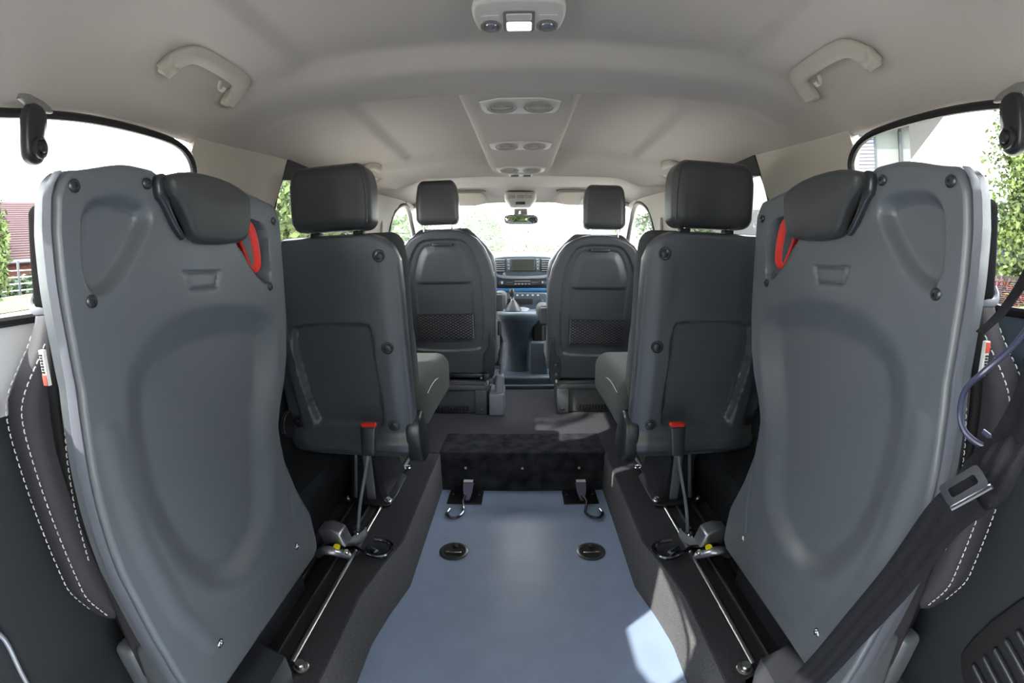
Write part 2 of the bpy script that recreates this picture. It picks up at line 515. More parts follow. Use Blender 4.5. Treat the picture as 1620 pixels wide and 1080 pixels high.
def side(s, nm):
    mirror(s)
    # lower dark trim panel
    mb = MB()
    ys = np.linspace(-.15, 3.4, 72); zs = np.concatenate([np.linspace(-.02, .70, 22), np.linspace(.72, .79, 6)])
    Yg, Zg = np.meshgrid(ys, zs)
    Xg = wx(Zg)
    arch = sst(np.hypot((Yg-1.35)/1.2, Zg/1.5), .36, .26)*0
    hump = sst(np.abs(Yg-1.30), .46, .34)*sst(Zg, .235, .18)*.15
    Xg = Xg-hump
    Xg = Xg-.012*sst(Zg, .60, .56)*sst(Zg, .1, .16)
    mb.grid(np.stack([Xg, Yg, Zg], -1))
    X2 = Xg*0+.84; mb.grid(np.stack([X2, Yg, Zg], -1)[:, ::-1])
    # sill top
    P = [[(wx(.79), y, .785), (.84, y, .785)] for y in ys]; mb.grid(np.array(P)[::-1])
    o = mb.build('wall_'+nm, WALLM, smooth=50); tag(o, kind='structure')
    # window sill rail; sun glare on the left one is put into its colour
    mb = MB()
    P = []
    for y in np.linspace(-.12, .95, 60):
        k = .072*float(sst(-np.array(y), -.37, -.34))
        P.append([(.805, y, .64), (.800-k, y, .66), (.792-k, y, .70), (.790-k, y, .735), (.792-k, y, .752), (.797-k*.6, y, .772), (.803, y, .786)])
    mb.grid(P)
    o = mb.build('trim_2' if s < 0 else 'trim_3', SILLSUN if s < 0 else DASH, smooth=60); tag(o, kind='structure')
    # upper pillars
    for k, poly in enumerate((
        [(.80, .77), (.81, .785), (.872, 1.07), (.862, 1.11), (.85, 1.13), (.86, 1.165), (1.0, 1.175), (1.28, 1.20), (1.262, 1.13), (1.225, 1.0), (1.235, .77)],
        [(2.05, .77), (2.06, 1.0), (2.05, 1.1), (2.03, 1.17), (1.98, 1.20), (2.1, 1.225), (2.3, 1.24), (2.6, 1.262), (2.70, 1.262), (2.60, 1.235), (2.52, 1.19), (2.44, 1.06), (2.41, .77)],
        [(2.70, 1.25), (2.70, 1.27), (2.95, 1.265), (3.75, .80), (3.2, .80), (3.18, .92), (3.12, 1.02), (3.02, 1.12), (2.92, 1.19), (2.80, 1.235)])):
        m2 = MB(); plate(m2, poly, .03, .006)
        o = m2.build('pillar', TRIM, smooth=30); tag(o, kind='structure')
    # strip over the sliding window, dark
    m2 = MB(); plate(m2, [(1.262, 1.13), (1.28, 1.20), (2.0, 1.21), (2.03, 1.17), (1.98, 1.16), (1.32, 1.14)], .02, .012)
    o = m2.build('trim_4' if s < 0 else 'trim_5', BLACK, smooth=30); tag(o, kind='structure')
    # belt height adjuster cover on the pillar
    m2 = MB(); m2.rbox((wx(1.05)-.014, 2.30, 1.06), (.016, .035, .10), .006, 2)
    h = m2.build('belt_adjuster', TRIM)
    tag(h, 'beige belt height adjuster on the %s front door pillar' % nm, 'belt adjuster')
    # glass and rubber frames
    for k, w in enumerate((QW, SW, FW)):
        m2 = MB(); p = np.array(chaikin(w, 1)); n = len(p)
        m2.add([(wx(z)+.006, y, z) for y, z in p], [tuple(range(n))])
        g = m2.build('window_%d' % (k*2+(1 if s < 0 else 2)), GLASS if k < 2 else GLASSF, smooth=0); tag(g, kind='structure')
        m3 = MB(); m3.tube([(wx(z)-.001, y, z) for y, z in chaikin(w, 2)], .0085 if k < 2 else .014, 8, closed=True)
        m3.build('window_frame', RUB, g)
    nomirror()
side(-1, 'left'); side(1, 'right')

# front bulkhead, scuttle, windscreen
def front():
    mb = MB()
    mb.grid([[(-.70, 2.93, 1.285), (-.35, 2.95, 1.292), (0, 2.96, 1.295), (.35, 2.95, 1.292), (.70, 2.93, 1.285)],
             [(-.76, 3.72, .90), (-.4, 3.86, .93), (0, 3.90, .935), (.4, 3.86, .93), (.76, 3.72, .90)]])
    o = mb.build('window_7', WSG, smooth=60); tag(o, kind='structure')
    m2 = MB(); m2.tube([(-.74, 2.9, 1.27), (-.35, 2.93, 1.292), (0, 2.94, 1.296), (.35, 2.93, 1.292), (.74, 2.9, 1.27)], .018, 8)
    m2.build('window_frame', TRIM, o)
    mb = MB(); mb.box((0, 3.62, .40), (1.6, .05, .95)); mb.box((0, 3.75, .82), (1.6, .35, .05))
    o = mb.build('wall_front', BLACK, smooth=0); tag(o, kind='structure')
front()


# ------------------------------------------------------------------ rear seats folded up against the side walls
def screw(parent, c, ax, r=.0065, m=None, name='screw'):
    mb = MB(); mb.lathe([(r*1.35, 0), (r*1.35, .0012), (r, .0022), (r*.85, .0036), (r*.35, .0040), (r*.30, .0022), (.0003, .0022)], c, ax, 16)
    return mb.build(name, m or PLAST2, parent)

REC1 = chaikin([(.412, .935), (.404, .90), (.404, .84), (.416, .812), (.44, .812), (.478, .836), (.527, .905), (.533, .93), (.515, .948), (.45, .95)], 2)
BIG = chaikin([(.447, .66), (.47, .715), (.548, .757), (.645, .770), (.78, .762), (.872, .732), (.878, .68), (.868, .62), (.835, .55), (.805, .47), (.792, .38), (.755, .29), (.68, .243), (.60, .236), (.527, .268), (.48, .325), (.446, .434), (.436, .57)], 2)
POCK = chaikin([(.74, .945), (.83, .945), (.868, .925), (.874, .87), (.872, .815), (.855, .806), (.815, .828), (.775, .875), (.74, .90)], 2)

def rear_seat(s, dy, label, blabel):
    mirror(s, dy)
    t = thing('folding_seat', label, 'seat', (.64, .62, 0), 'rear seats folded against the side walls')
    A = .56
    fr = ((A, 0, 0), (0, 1, 0), (0, 0, 1), (-1, 0, 0))
    rows = [(.088, .395, .895), (.10, .392, .915), (.13, .388, .918), (.20, .382, .913), (.24, .380, .895), (.30, .375, .868), (.37, .371, .846), (.43, .366, .838), (.475, .366, .838), (.525, .368, .860),
            (.58, .372, .893), (.635, .378, .914), (.70, .384, .926), (.76, .382, .928), (.83, .377, .926), (.90, .374, .922), (.945, .376, .916), (.965, .383, .902), (.972, .392, .894)]
    def ztop(Y):
        z = .966+.024*sst(Y, .38, .50)-.012*sst(Y, .78, .91)
        return z
    def disp(Y, Z):
        d = -.024*sst(-sdf(Y, Z, REC1), -.004, .016)
        d += -.026*sst(-sdf(Y, Z, BIG), -.012, .055)
        d += -.030*sst(-sdf(Y, Z, POCK), -.002, .010)
        trap = dline(Y, Z, [(.60, .838), (.695, .838), (.683, .808), (.612, .808), (.60, .838)])
        d += -.004*(1-sst(trap, .001, .0045))
        gro = dline(Y, Z, [(.845, .42), (.84, .33), (.835, .25), (.815, .185)])
        d += -.002*(1-sst(gro, .001, .005))
        gro = dline(Y, Z, [(.80, .16), (.70, .185), (.60, .195), (.52, .20)])
        d += -.0012*(1-sst(gro, .001, .006))
        rid = dline(Y, Z, [(.405, .62), (.41, .45), (.43, .30), (.47, .19)])
        d += .005*(1-sst(rid, .0, .03))
        return d
    mb = MB(); shell_panel(mb, fr, rows, ztop, disp, 210, 120, roll=.010, thick=.044, outw=.003, notch=lambda Y: .085*sst(Y, .537, .575)*(1-sst(Y, .755, .79)))
    mb.build('back_shell', SHELL, t, 50)
    # outer flank: lighter moulded band behind the shell rim
    mb = MB()
    P = []
    for z in np.linspace(.09, .975, 50):
        y0 = np.interp(z, [r[0] for r in rows], [r[1] for r in rows])
        w = np.interp(z, [.09, .25, .5, .66, .8, .97], [.055, .05, .045, .038, .032, .034])
        P.append([(A+.006, y0-.012, z), (A+.02, y0-.016, z), (A+w-.006, y0-.010, z), (A+w, y0+.004, z), (A+w, y0+.05, z)])
    mb.grid(P); mb.build('shell_rim', SHELL2, t, 50)
    for (y, z) in ((.393, .955), (.522, .975), (.412, .806), (.893, .948), (.868, .800)):
        screw(t, (A-.001, y, z), (-1, 0, 0), .0068, PLAST2)
    for (y, z) in ((.822, .168), (.487, .172)):
        screw(t, (A-.001, y, z), (-1, 0, 0), .007, CHROME)
    # head restraint hooked over the top edge
    mb = MB()
    mb.pad([(.545, .985), (.56, .996), (.61, 1.005), (.69, 1.005), (.745, .994), (.766, .985), (.770, .972), (.768, .93), (.758, .903), (.74, .892), (.70, .887), (.65, .886), (.617, .890), (.600, .902), (.585, .930), (.572, .948), (.552, .962)],
           ((A-.030, 0, 0), (0, 1, 0), (0, 0, 1), (-1, 0, 0)), .085, r=.011, dome=.004, seg=6, smooth=1)
    mb.build('head_restraint', LEATH, t, 50)
    mb = MB()
    mb.pad([(.532, .985), (.545, .995), (.560, .992), (.562, .955), (.585, .915), (.60, .895), (.592, .890), (.570, .915), (.548, .948), (.536, .955)], ((A-.012, 0, 0), (0, 1, 0), (0, 0, 1), (-1, 0, 0)), .05, r=.006, smooth=1)
    mb.build('restraint_guide', PLAST2, t)
    # red pull loop in the pocket
    mb = MB(); mb.tube(spline([(A+.018, .772, .925), (A+.004, .785, .935), (A-.004, .80, .922), (A-.006, .812, .88), (A-.004, .816, .846), (A+.006, .812, .838), (A+.012, .80, .86), (A+.016, .782, .90), (A+.018, .772, .925)], 5), .006, 8, flat=(.0095, .004))
    mb.build('release_loop', RED, t)
    # seat padding behind the shell, backrest first
    mb = MB()
    def bulge(V):
        z = V[:, 2]; V = V.copy()
        V[:, 0] += np.where(V[:, 0] > 0, -.045*sst(z, .0, .36), 0)
        V[:, 1] += .012*np.sin(z*4+.5)*np.where(V[:, 1] < 0, 1, 0)
        return V
    mb.rbox((A+.085, .655, .54), (.085, .53, .82), .028, 5, fn=bulge, div=(1, 4, 16))
    mb.build('backrest', LEATHG, t, 60)
    mb = MB()
    mb.rbox((A+.146, .665, .52), (.024, .52, .72), .010, 3, fn=lambda V: V+np.stack([-.05*sst(V[:, 2], .02, .34), V[:, 1]*0, V[:, 2]*0], 1), div=(1, 2, 12))
    mb.build('hinge_web', BLACK, t, 60)
    def bulge2(V):
        z = V[:, 2]; V = V.copy()
        V[:, 0] += -.035*sst(z, .08, .26)+.008*np.sin(z*6)
        V[:, 1] += np.where(V[:, 1] < 0, .06*sst(z, .12, .26)+.03*sst(-z, .18, .28), 0)
        return V
    mb = MB(); mb.rbox((A+.182, .63, .53), (.072, .53, .56), .030, 5, fn=bulge2, div=(1, 3, 14))
    mb.build('seat_cushion', LEATHG, t, 60)
    mb = MB(); mb.rbox((.627, .645, .870), (.056, .535, .145), .014, 3, div=(1, 1, 4)); mb.build('backrest_cover', MATTB, t, 60)  # black box over the top of the backrest
    # white seams
    def backx(z): return A+.080
    z = np.linspace(.80, .40, 40)
    sb = dashes([(float(np.interp(q, [.4, .5, .587, .66, .735, .80], [.682, .675, .660, .640, .622, .608]))+.004, .39+.012*math.sin((q-.54)*4+.5)-.001, q) for q in z], nrm=(0, -1, 0), off_n=.002)
    sb.build('seam', WHITE, t)
    def cf(z, dx):
        zz = z-.53
        return (A+.182+dx-.035*float(sst(np.array(zz), .08, .26))+.008*math.sin(zz*6), .63-.265+.06*float(sst(np.array(zz), .12, .26))+.03*float(sst(np.array(-zz), .18, .28)), z)
    for dx in (-.026, .022):
        dashes([tuple(np.array(cf(q, dx))+np.array([0, .0035, 0])) for q in np.linspace(.76, .27, 40)], nrm=(0, -1, 0), off_n=.0015).build('seam', WHITE, t)
    # woven maker's tab sewn into the seam
    mb = MB(); mb.rbox((.648, .382, .722), (.012, .006, .050), .001, 1)
    tb = mb.build('fabric_tab', LABELM, t, label='small white and red fabric tab')
    mb = MB(); mb.rbox((.648, .3785, .705 if s < 0 else .738), (.010, .0012, .015), .0005, 1)
    mb.build('red_print', LABELR, tb)
    mb = MB()
    for k in range(7): mb.rbox((.6485, .3785, (.716 if s < 0 else .702)+k*.0040), (.005 if k % 2 else .0065, .0012, .0026), .0003, 1)
    mb.build('dark_print', INK, tb)
    # belt guide bracket at shoulder height
    mb = MB(); mb.tube(spline([(A+.045, .39, .80), (A+.07, .383, .80), (A+.092, .381, .801), (A+.103, .384, .810), (A+.104, .39, .822)], 5), .005, 8, flat=(.007, .004))
    mb.build('belt_guide', SHELL2, t)
    # hinge feet at the bottom
    mb = MB(); mb.rbox((A+.055, .395, .17), (.085, .05, .15), .016, 3, fn=lambda V: V*np.array([1, 1, 1])+np.stack([-V[:, 2]*.12, V[:, 2]*.05, V[:, 2]*0], 1), div=(1, 1, 4))
    mb.build('hinge_cover', SHELL, t, 60)
    mb = MB(); mb.rbox((A+.135, .40, .15), (.05, .045, .13), .014, 3); mb.build('hinge_cover', SHELL, t, 60)
    mb = MB(); mb.rbox((A+.045, .62, .045), (.05, .46, .085), .008, 2); mb.build('base_frame', DSTEEL, t)
    # floor latch: silver claw with a yellow release
    mirror(s, .09)
    l0 = MB()
    l0.rbox((.550, .925, .085), (.075, .055, .05), .008, 2, fn=lambda V: V+np.stack([V[:, 2]*.3, V[:, 0]*.1, -np.abs(V[:, 0])*.25], 1), div=(4, 2, 2))
    l0.tube(spline([(.590, .885, .03), (.568, .87, .055), (.542, .868, .058), (.522, .885, .04), (.507, .90, .025)], 5), .015, 10, flat=(.012, .020))
    l = l0.build('floor_latch', CAST, t, 60, label='silver floor latch with yellow button')
    m2 = MB(); m2.lathe([(.010, 0), (.0105, .004), (.008, .007), (.001, .008)], (.530, .884, .060), (-.25, -.35, .9), 16); m2.build('release_button', YEL, l)
    m2 = MB(); m2.lathe([(.008, 0), (.008, .018), (.006, .021), (.001, .022)], (.508, .888, .04), (-.5, -.5, .7), 12); m2.build('pin', CHROME, l)
    nomirror()
    return t
rear_seat(-1, 0.0, 'grey shelled folding seat tipped up by the window showing the red tiled roof', '')
rear_seat(1, .035, 'grey shelled folding seat tipped up by the right quarter window, behind the loose black belt', '')

# ------------------------------------------------------------------ second row seats
def row2_seat(s, label):
    mirror(s)
    t = thing('passenger_seat', label, 'seat', (.57, 1.42, 0), 'single seats of the middle row')
    O = np.array((.566, 1.27, .27)); Wv = np.array((0, -.135, .991)); Wv /= np.linalg.norm(Wv); N = np.array((0, -.991, -.135)); N /= np.linalg.norm(N)
    fr = (O, (1, 0, 0), Wv, N)
    hw = .212
    rows = [(-.055, -hw+.075, hw-.075), (-.05, -hw+.04, hw-.04), (-.035, -hw+.012, hw-.012), (0, -hw, hw), (.3, -hw+.001, hw-.001), (.5, -hw+.002, hw-.002), (.585, -hw+.006, hw-.006), (.62, -hw+.020, hw-.020), (.64, -hw+.04, hw-.04), (.652, -hw+.075, hw-.075)]
    FLAT = [(-.128, -.2), (-.128, .36), (-.10, .41), (.13, .41), (.155, .36), (.155, -.2)]
    FLAT = chaikin([(-.130, .08), (-.124, .30), (-.122, .395), (-.10, .41), (.13, .41), (.15, .38), (.150, .25), (.118, .08), (.105, .06), (-.11, .06)], 2)
    def disp(Y, Z):
        d = .010*sst(np.minimum(hw-np.abs(Y), Z+.06), .0, .05)
        d += -.020*sst(-sdf(Y, Z, FLAT), -.001, .010)
        d += -.003*sst(Z, .40, .48)*sst(np.abs(Y), .15, .11)*sst(.64-Z, .0, .08)
        box = dline(Y, Z, [(-.122, .208), (.118, .208), (.112, .132), (-.118, .132), (-.122, .208)])
        d += .0022*(1-sst(box, .0008, .0035))
        # raised strap along the outer edge
        st = dline(Y, Z, [(.185, .40), (.16, .25), (.142, .07)])
        d += .006*(1-sst(st, .018, .026))*(Z > .05)
        # rolled foot
        d += .016*sst(-Z, -.045, .0)-.030*sst(-Z, .02, .056)
        return d
    mb = MB(); shell_panel(mb, fr, rows, None, disp, 150, 90, roll=.014, thick=.03, outw=.0)
    mb.build('back_panel', PLAST, t, 50)
    def pt(u, w, n=0): return O+np.array((1, 0, 0))*u+Wv*w+N*n
    for (u, w) in ((-.163, .605), (-.165, .33), (-.158, .07), (.178, .605), (.183, .33), (.183, .07)):
        b = MB(); b.lathe([(.019, 0), (.019, .003), (.0165, .0045), (.0155, .001), (.0125, .001), (.012, .0055), (.008, .0075), (.0005, .008)], pt(u, w, .008), N, 22)
        b.build('cap', PLAST2, t)
    # upholstered backrest around the panel
    def bend(V):
        V = V.copy(); z = V[:, 2]
        k = 1-.05*sst(z, .22, .33)
        V[:, 0] *= k
        V[:, 1] += -z*.135
        V[:, 1] += np.where(V[:, 1] > .02, .02*np.cos(z*4), 0)
        return V
    mb = MB(); mb.rbox((.566, 1.318-.018, .60), (.452, .085, .68), .040, 6, fn=bend, div=(3, 1, 10)); mb.build('backrest', FABR, t, 60)
    # head restraint
    def hb(V):
        V = V.copy(); V[:, 0] *= 1-.10*sst(V[:, 2], .03, .10); V[:, 1] -= V[:, 2]*.10; return V
    mb = MB(); mb.rbox((.552, 1.213, 1.042), (.256, .115, .190), .034, 6, fn=hb, div=(4, 1, 5)); hr = mb.build('head_restraint', LEATH, t, 60)
    mb = MB(); mb.tube([(.552-.119, 1.172, .965), (.552-.119, 1.163, 1.04), (.552-.110, 1.156, 1.105), (.552-.085, 1.155, 1.128)], .0022, 6); mb.build('seam', PLAST2, hr)
    for x in (.475, .615):
        mb = MB(); mb.tube([(x, 1.225, .90), (x, 1.213, .97)], .006, 10); mb.build('head_restraint_post', CHROME, t)
        mb = MB(); mb.rbox((x, 1.222, .938), (.036, .024, .016), .005, 2); mb.build('post_guide', PLAST2, t)
    # seat cushion in front
    def cb(V):
        V = V.copy(); V[:, 2] += .02*np.sin((V[:, 1]+.2)*4); V[:, 0] *= 1+.04*np.sin((V[:, 1])*3); return V
    mb = MB(); mb.rbox((.543, 1.53, .372), (.47, .46, .185), .055, 6, fn=cb, div=(4, 6, 1)); c = mb.build('seat_cushion', FABR, t, 60)
    dashes([(.312+.0, 1.33+.008*k, .425+.010*math.sin(k*.12)) for k in range(0, 50)], nrm=(-1, 0, 0), off_n=.003).build('seam', WHITE, c)
    # recliner cover on the aisle side and round knob on the wall side
    mb = MB(); mb.pad([(-.055, -.055), (-.05, .06), (-.01, .085), (.03, .07), (.075, -.01), (.085, -.075), (.04, -.11), (-.02, -.10)], ((.325, 1.305, .292), (0, 1, 0), (0, 0, 1), (-1, 0, 0)), .05, r=.010, dome=.004, smooth=2)
    mb.build('recliner_cover', PLAST2, t, 50)
    mb = MB(); mb.lathe([(.045, 0), (.045, .012), (.040, .018), (.010, .020)], (.775, 1.245, .33), (1, 0, 0), 28); k = mb.build('recliner_knob', PLAST2, t)
    mb = MB()
    for q in (0, .010): mb.tube([(.778+q, 1.245+.046*math.cos(a), .33+.046*math.sin(a)) for a in np.linspace(0, 2*PI, 33)[:-1]], .0022, 6, closed=True)
    mb.build('chrome_ring', CHROME, k)
    mb = MB(); mb.tube([(.372, 1.34, .30), (.35, 1.36, .36), (.352, 1.37, .42)], .012, 10, flat=(.018, .006)); mb.build('recliner_lever', PLAST2, t)
    # pedestal, its foot plate and bolts
    mb = MB()
    V = []
    for (z, x0, x1, y0, y1) in ((.012, .492, .640, 1.335, 1.60), (.05, .505, .630, 1.340, 1.59), (.16, .515, .625, 1.345, 1.58), (.262, .49, .65, 1.33, 1.60)):
        V.append([(x0, y0+.02, z), (x0+.012, y0, z), (x1-.012, y0, z), (x1, y0+.02, z), (x1, y1, z), (x0, y1, z), (x0, y0+.02, z)])
    mb.grid(V); mb.rbox((.57, 1.46, .262), (.20, .30, .02), .004, 2)
    pd = mb.build('pedestal', DSTEEL, t, 40)
    mb = MB(); mb.rbox((.548, 1.336, .12), (.032, .014, .22), .006, 2); mb.build('rib', SHELL2, pd)
    mb = MB(); mb.rbox((.598, 1.338, .12), (.012, .014, .22), .005, 2, fn=lambda V: V+np.stack([-V[:, 2]*.12, V[:, 1]*0, V[:, 2]*0], 1)); mb.build('rib', SHELL2, pd)
    mb = MB(); mb.pad([(-.10, -.03), (-.075, -.045), (.075, -.045), (.10, -.03), (.10, .25), (-.10, .25)], ((.562, 1.34, .016), (1, 0, 0), (0, 1, 0), (0, 0, 1)), .012, r=.004, smooth=1)
    mb.build('foot_plate', DSTEEL, t)
    for (x, y) in ((.482, 1.328), (.640, 1.328), (.478, 1.60)):
        mb = MB(); mb.lathe([(.016, 0), (.016, .003), (.010, .0035), (.010, .010), (.008, .012), (.001, .0125)], (x, y, .015), (0, 0, 1), 12); mb.build('bolt', CHROME, t)
    nomirror()
    return t
row2_seat(-1, 'black backed single seat with head restraint, ahead of the left folded seat')
row2_seat(1, 'black backed single seat with head restraint, ahead of the right folded seat')

# ------------------------------------------------------------------ front seats
def row1_seat(s, dz, dyy, label):
    mirror(s, dyy)
    t = thing('front_seat', label, 'seat', (.41, 2.5, 0), 'front seats')
    O = np.array((.41, 2.32, .27+dz)); Wv = np.array((0, -.158, .987)); N = np.array((0, -.987, -.158))
    fr = (O, (1, 0, 0), Wv, N)
    rows = [(-.01, -.235, .235), (.05, -.248, .248), (.15, -.252, .252), (.30, -.256, .256), (.42, -.258, .258), (.52, -.252, .252), (.60, -.234, .234), (.665, -.205, .205), (.71, -.170, .170), (.735, -.13, .13), (.752, -.08, .08), (.757, -.04, .04)]
    OUT = chaikin([(-.205, .14), (-.205, .50), (-.178, .62), (-.135, .70), (-.09, .725), (.09, .725), (.135, .70), (.178, .62), (.205, .50), (.205, .14), (.15, .115), (-.15, .115)], 2)
    POC = chaikin([(-.152, .165), (-.152, .47), (-.165, .51), (-.155, .57), (-.125, .66), (-.085, .70), (.085, .70), (.125, .66), (.155, .57), (.165, .51), (.152, .47), (.152, .165)], 1)
    def disp(Y, Z):
        e = 1-np.clip(np.abs(Y)/.258, 0, 1)**4
        d = .015*e
        d += -.010*sst(-sdf(Y, Z, OUT), -.002, .006)
        d += -.004*sst(-sdf(Y, Z, POC), -.001, .004)
        d += .012*sst(-sdf(Y, Z, POC), .0, .05)*sst(Z, .485, .50)
        return d
    mb = MB(); shell_panel(mb, fr, rows, None, disp, 130, 90, roll=.016, thick=.03, outw=0)
    bp = mb.build('back_panel', PLASTF, t, 50)
    def pt(u, w, n=0): return O+np.array((1, 0, 0))*u+Wv*w+N*n
    # net pocket
    mb = MB(); mb.rbox((0, 0, 0), (.300, .010, .140), .004, 2, fn=lambda V: V@np.array([(1, 0, 0), tuple(-N), tuple(Wv)])+pt(0, .255, .006)); mb.build('pocket_cloth', FABL, t)
    mb = MB()
    net = []
    w0, w1 = .185, .325
    for k in range(-12, 24):
        for sg in (1, -1):
            u0 = -.15+k*.027; a = (u0 if sg > 0 else -u0); L_ = w1-w0; du = L_*1.75*sg
            p0, p1 = np.array([a, w0]), np.array([a+du, w1])
            ts = [0, 1]
            for lim in (-.148, .148):
                tt = (lim-p0[0])/(p1[0]-p0[0])
                if (p0[0] < lim) != (p1[0] < lim):
                    if (p0[0] < lim) == (lim < 0): ts[0] = max(ts[0], tt) if (lim < 0) == (sg > 0) else ts[0]
            q = np.clip([(-.148-p0[0])/(p1[0]-p0[0]), (.148-p0[0])/(p1[0]-p0[0])], 0, 1); q.sort()
            if q[1]-q[0] < .02: continue
            A, B = p0+(p1-p0)*q[0], p0+(p1-p0)*q[1]
            mb.tube([pt(A[0], A[1], .018), pt(B[0], B[1], .018)], .0021, 4)
    mb.build('pocket_net', RUB, t)
    mb = MB(); mb.tube([pt(-.152, .325, .016), pt(.152, .325, .016)], .003, 6); mb.tube([pt(-.152, .182, .016), pt(.152, .182, .016)], .003, 6)
    mb.build('pocket_hem', PLAST2, t)
    mb = MB(); mb.rbox(pt(0, .697, .012), (.10, .012, .016), .005, 2); mb.build('table_catch', PLAST2, t)
    # dark side bracket by the aisle
    mb = MB(); mb.pad([(-.262, .02), (-.262, .16), (-.247, .22), (-.232, .22), (-.230, .13), (-.195, .10), (-.19, .0), (-.21, -.05), (-.25, -.05)], (pt(0, 0, .016), (1, 0, 0), Wv, N), .02, r=.004, smooth=1)
    mb.build('side_cover', PLAST2, t)
    screw(t, pt(-.222, .06, .016), N, .006)
    # upholstery
    def bend(V):
        V = V.copy(); z = V[:, 2]
        V[:, 0] *= 1-.50*sst(z, .18, .42)**1.3
        V[:, 1] += -z*.16
        return V
    mb = MB(); mb.rbox((.41, 2.352-.005, .66+dz), (.545, .11, .77), .05, 6, fn=bend, div=(3, 1, 14)); mb.build('backrest', LEATH, t, 60)
    dashes([pt(-.262, .15+.012*k, -.035) for k in range(34)], nrm=(-1, 0, 0), off_n=.004).build('seam', WHITE, t)
    def hb(V):
        V = V.copy(); z = V[:, 2]; V[:, 0] *= 1-.14*sst(z, .0, .13)+0; V[:, 0] += 0; V[:, 1] -= z*.12; return V
    mb = MB(); mb.rbox((.435, 2.235, 1.176+dz*.8), (.225, .10, .228), .034, 6, fn=hb, div=(3, 1, 4)); mb.build('head_restraint', LEATH, t, 60)
    for x in (.365, .512):
        mb = MB(); mb.tube([(x, 2.26, .97+dz), (x, 2.243, 1.07+dz)], .006, 10); mb.build('head_restraint_post', CHROME, t)
    # inner armrest
    az = 0.0 if s < 0 else -.075
    mb = MB(); mb.rbox((.128, 2.49, .645+az), (.078, .30, .10), .032, 5); mb.build('armrest', FABR, t, 60)
    mb = MB(); mb.rbox((.136, 2.335, .64+az), (.07, .016, .092), .008, 3); mb.build('armrest_cap', PLASTF, t, 60)
    # cushion and its side valance
    mb = MB(); mb.rbox((.41, 2.62, .40+dz), (.52, .50, .16), .05, 5, div=(3, 4, 1)); mb.build('seat_cushion', FABR, t, 60)
    mb = MB(); mb.rbox((.150, 2.50, .39+dz), (.022, .30, .12), .008, 3); mb.rbox((.146, 2.36, .46+dz), (.016, .045, .17), .006, 2); mb.build('side_valance', SHELL, t, 60)
    mb = MB(); mb.rbox((.128, 2.42, .49+dz), (.022, .035, .085), .006, 2); mb.build('belt_buckle', PLAST2, t)
    # seat box with a heater grille
    mb = MB()
    mb.rbox((.41, 2.46, .10), (.42, .24, .20), .012, 2)
    mb.rbox((.235, 2.335, .075), (.07, .03, .15), .008, 2); mb.rbox((.585, 2.335, .075), (.07, .03, .15), .008, 2); mb.rbox((.41, 2.335, .16), (.42, .03, .035), .010, 2)
    mb.build('seat_base', PLASTF, t)
    mb = MB(); mb.rbox((.43, 2.338, .033), (.24, .012, .030), .003, 1); g = mb.build('heater_grille', BLACK, t)
    mb = MB()
    for k in range(12): mb.box((.33+k*.018, 2.331, .033), (.004, .004, .024))
    mb.build('grille_bars', PLAST2, g, 0)
    screw(t, (.232, 2.319, .03), (0, -1, 0), .006)
    # runner ironwork under the cushion
    mb = MB()
    mb.rbox((.20, 2.46, .232), (.035, .32, .035), .004, 1); mb.rbox((.62, 2.46, .232), (.035, .32, .035), .004, 1)
    mb.rbox((.41, 2.44, .23), (.40, .20, .03), .004, 1)
    mb.build('runner', DSTEEL, t)
    mb = MB(); mb.tube([(.60, 2.345, .245), (.5, 2.335, .250), (.32, 2.335, .250), (.24, 2.345, .243)], .007, 8); mb.build('adjuster_bar', SHELL2, t)
    mb = MB()
    rnd = random.Random(4)
    for k in range(5):
        mb = MB(); mb.rbox((.205+rnd.uniform(-.02, .03), 2.322+rnd.uniform(-.01, .01), .20+rnd.uniform(-.02, .03)), (.012, .01, .012), .002, 1); mb.build('linkage_pin', STEEL, t)
    mb = MB(); mb.tube([(.19, 2.32, .17), (.19, 2.318, .19), (.21, 2.318, .19), (.21, 2.32, .17)], .0025, 6, closed=True); mb.build('linkage_ring', STEEL, t)
    mb = MB(); mb.tube([(.165, 2.33, .27), (.172, 2.33, .235), (.185, 2.325, .215)], .003, 6); mb.build('linkage_rod', STEEL, t)
    nomirror()
    return t
row1_seat(-1, 0, 0, 'driver seat with mesh pocket back and chrome head restraint posts, beside the handbrake')
row1_seat(1, -.035, .02, 'front passenger seat with mesh pocket back, opposite the handbrake')

# ------------------------------------------------------------------ roof fittings
def rrect(w, h, r, n=4):
    o = []
    for (cx, cy, a0) in ((w-r, h-r, 0), (-w+r, h-r, PI/2), (-w+r, -h+r, PI), (w-r, -h+r, 1.5*PI)):
        for k in range(n+1):
            a = a0+PI/2*k/n; o.append((cx+r*math.cos(a), cy+r*math.sin(a)))
    return o

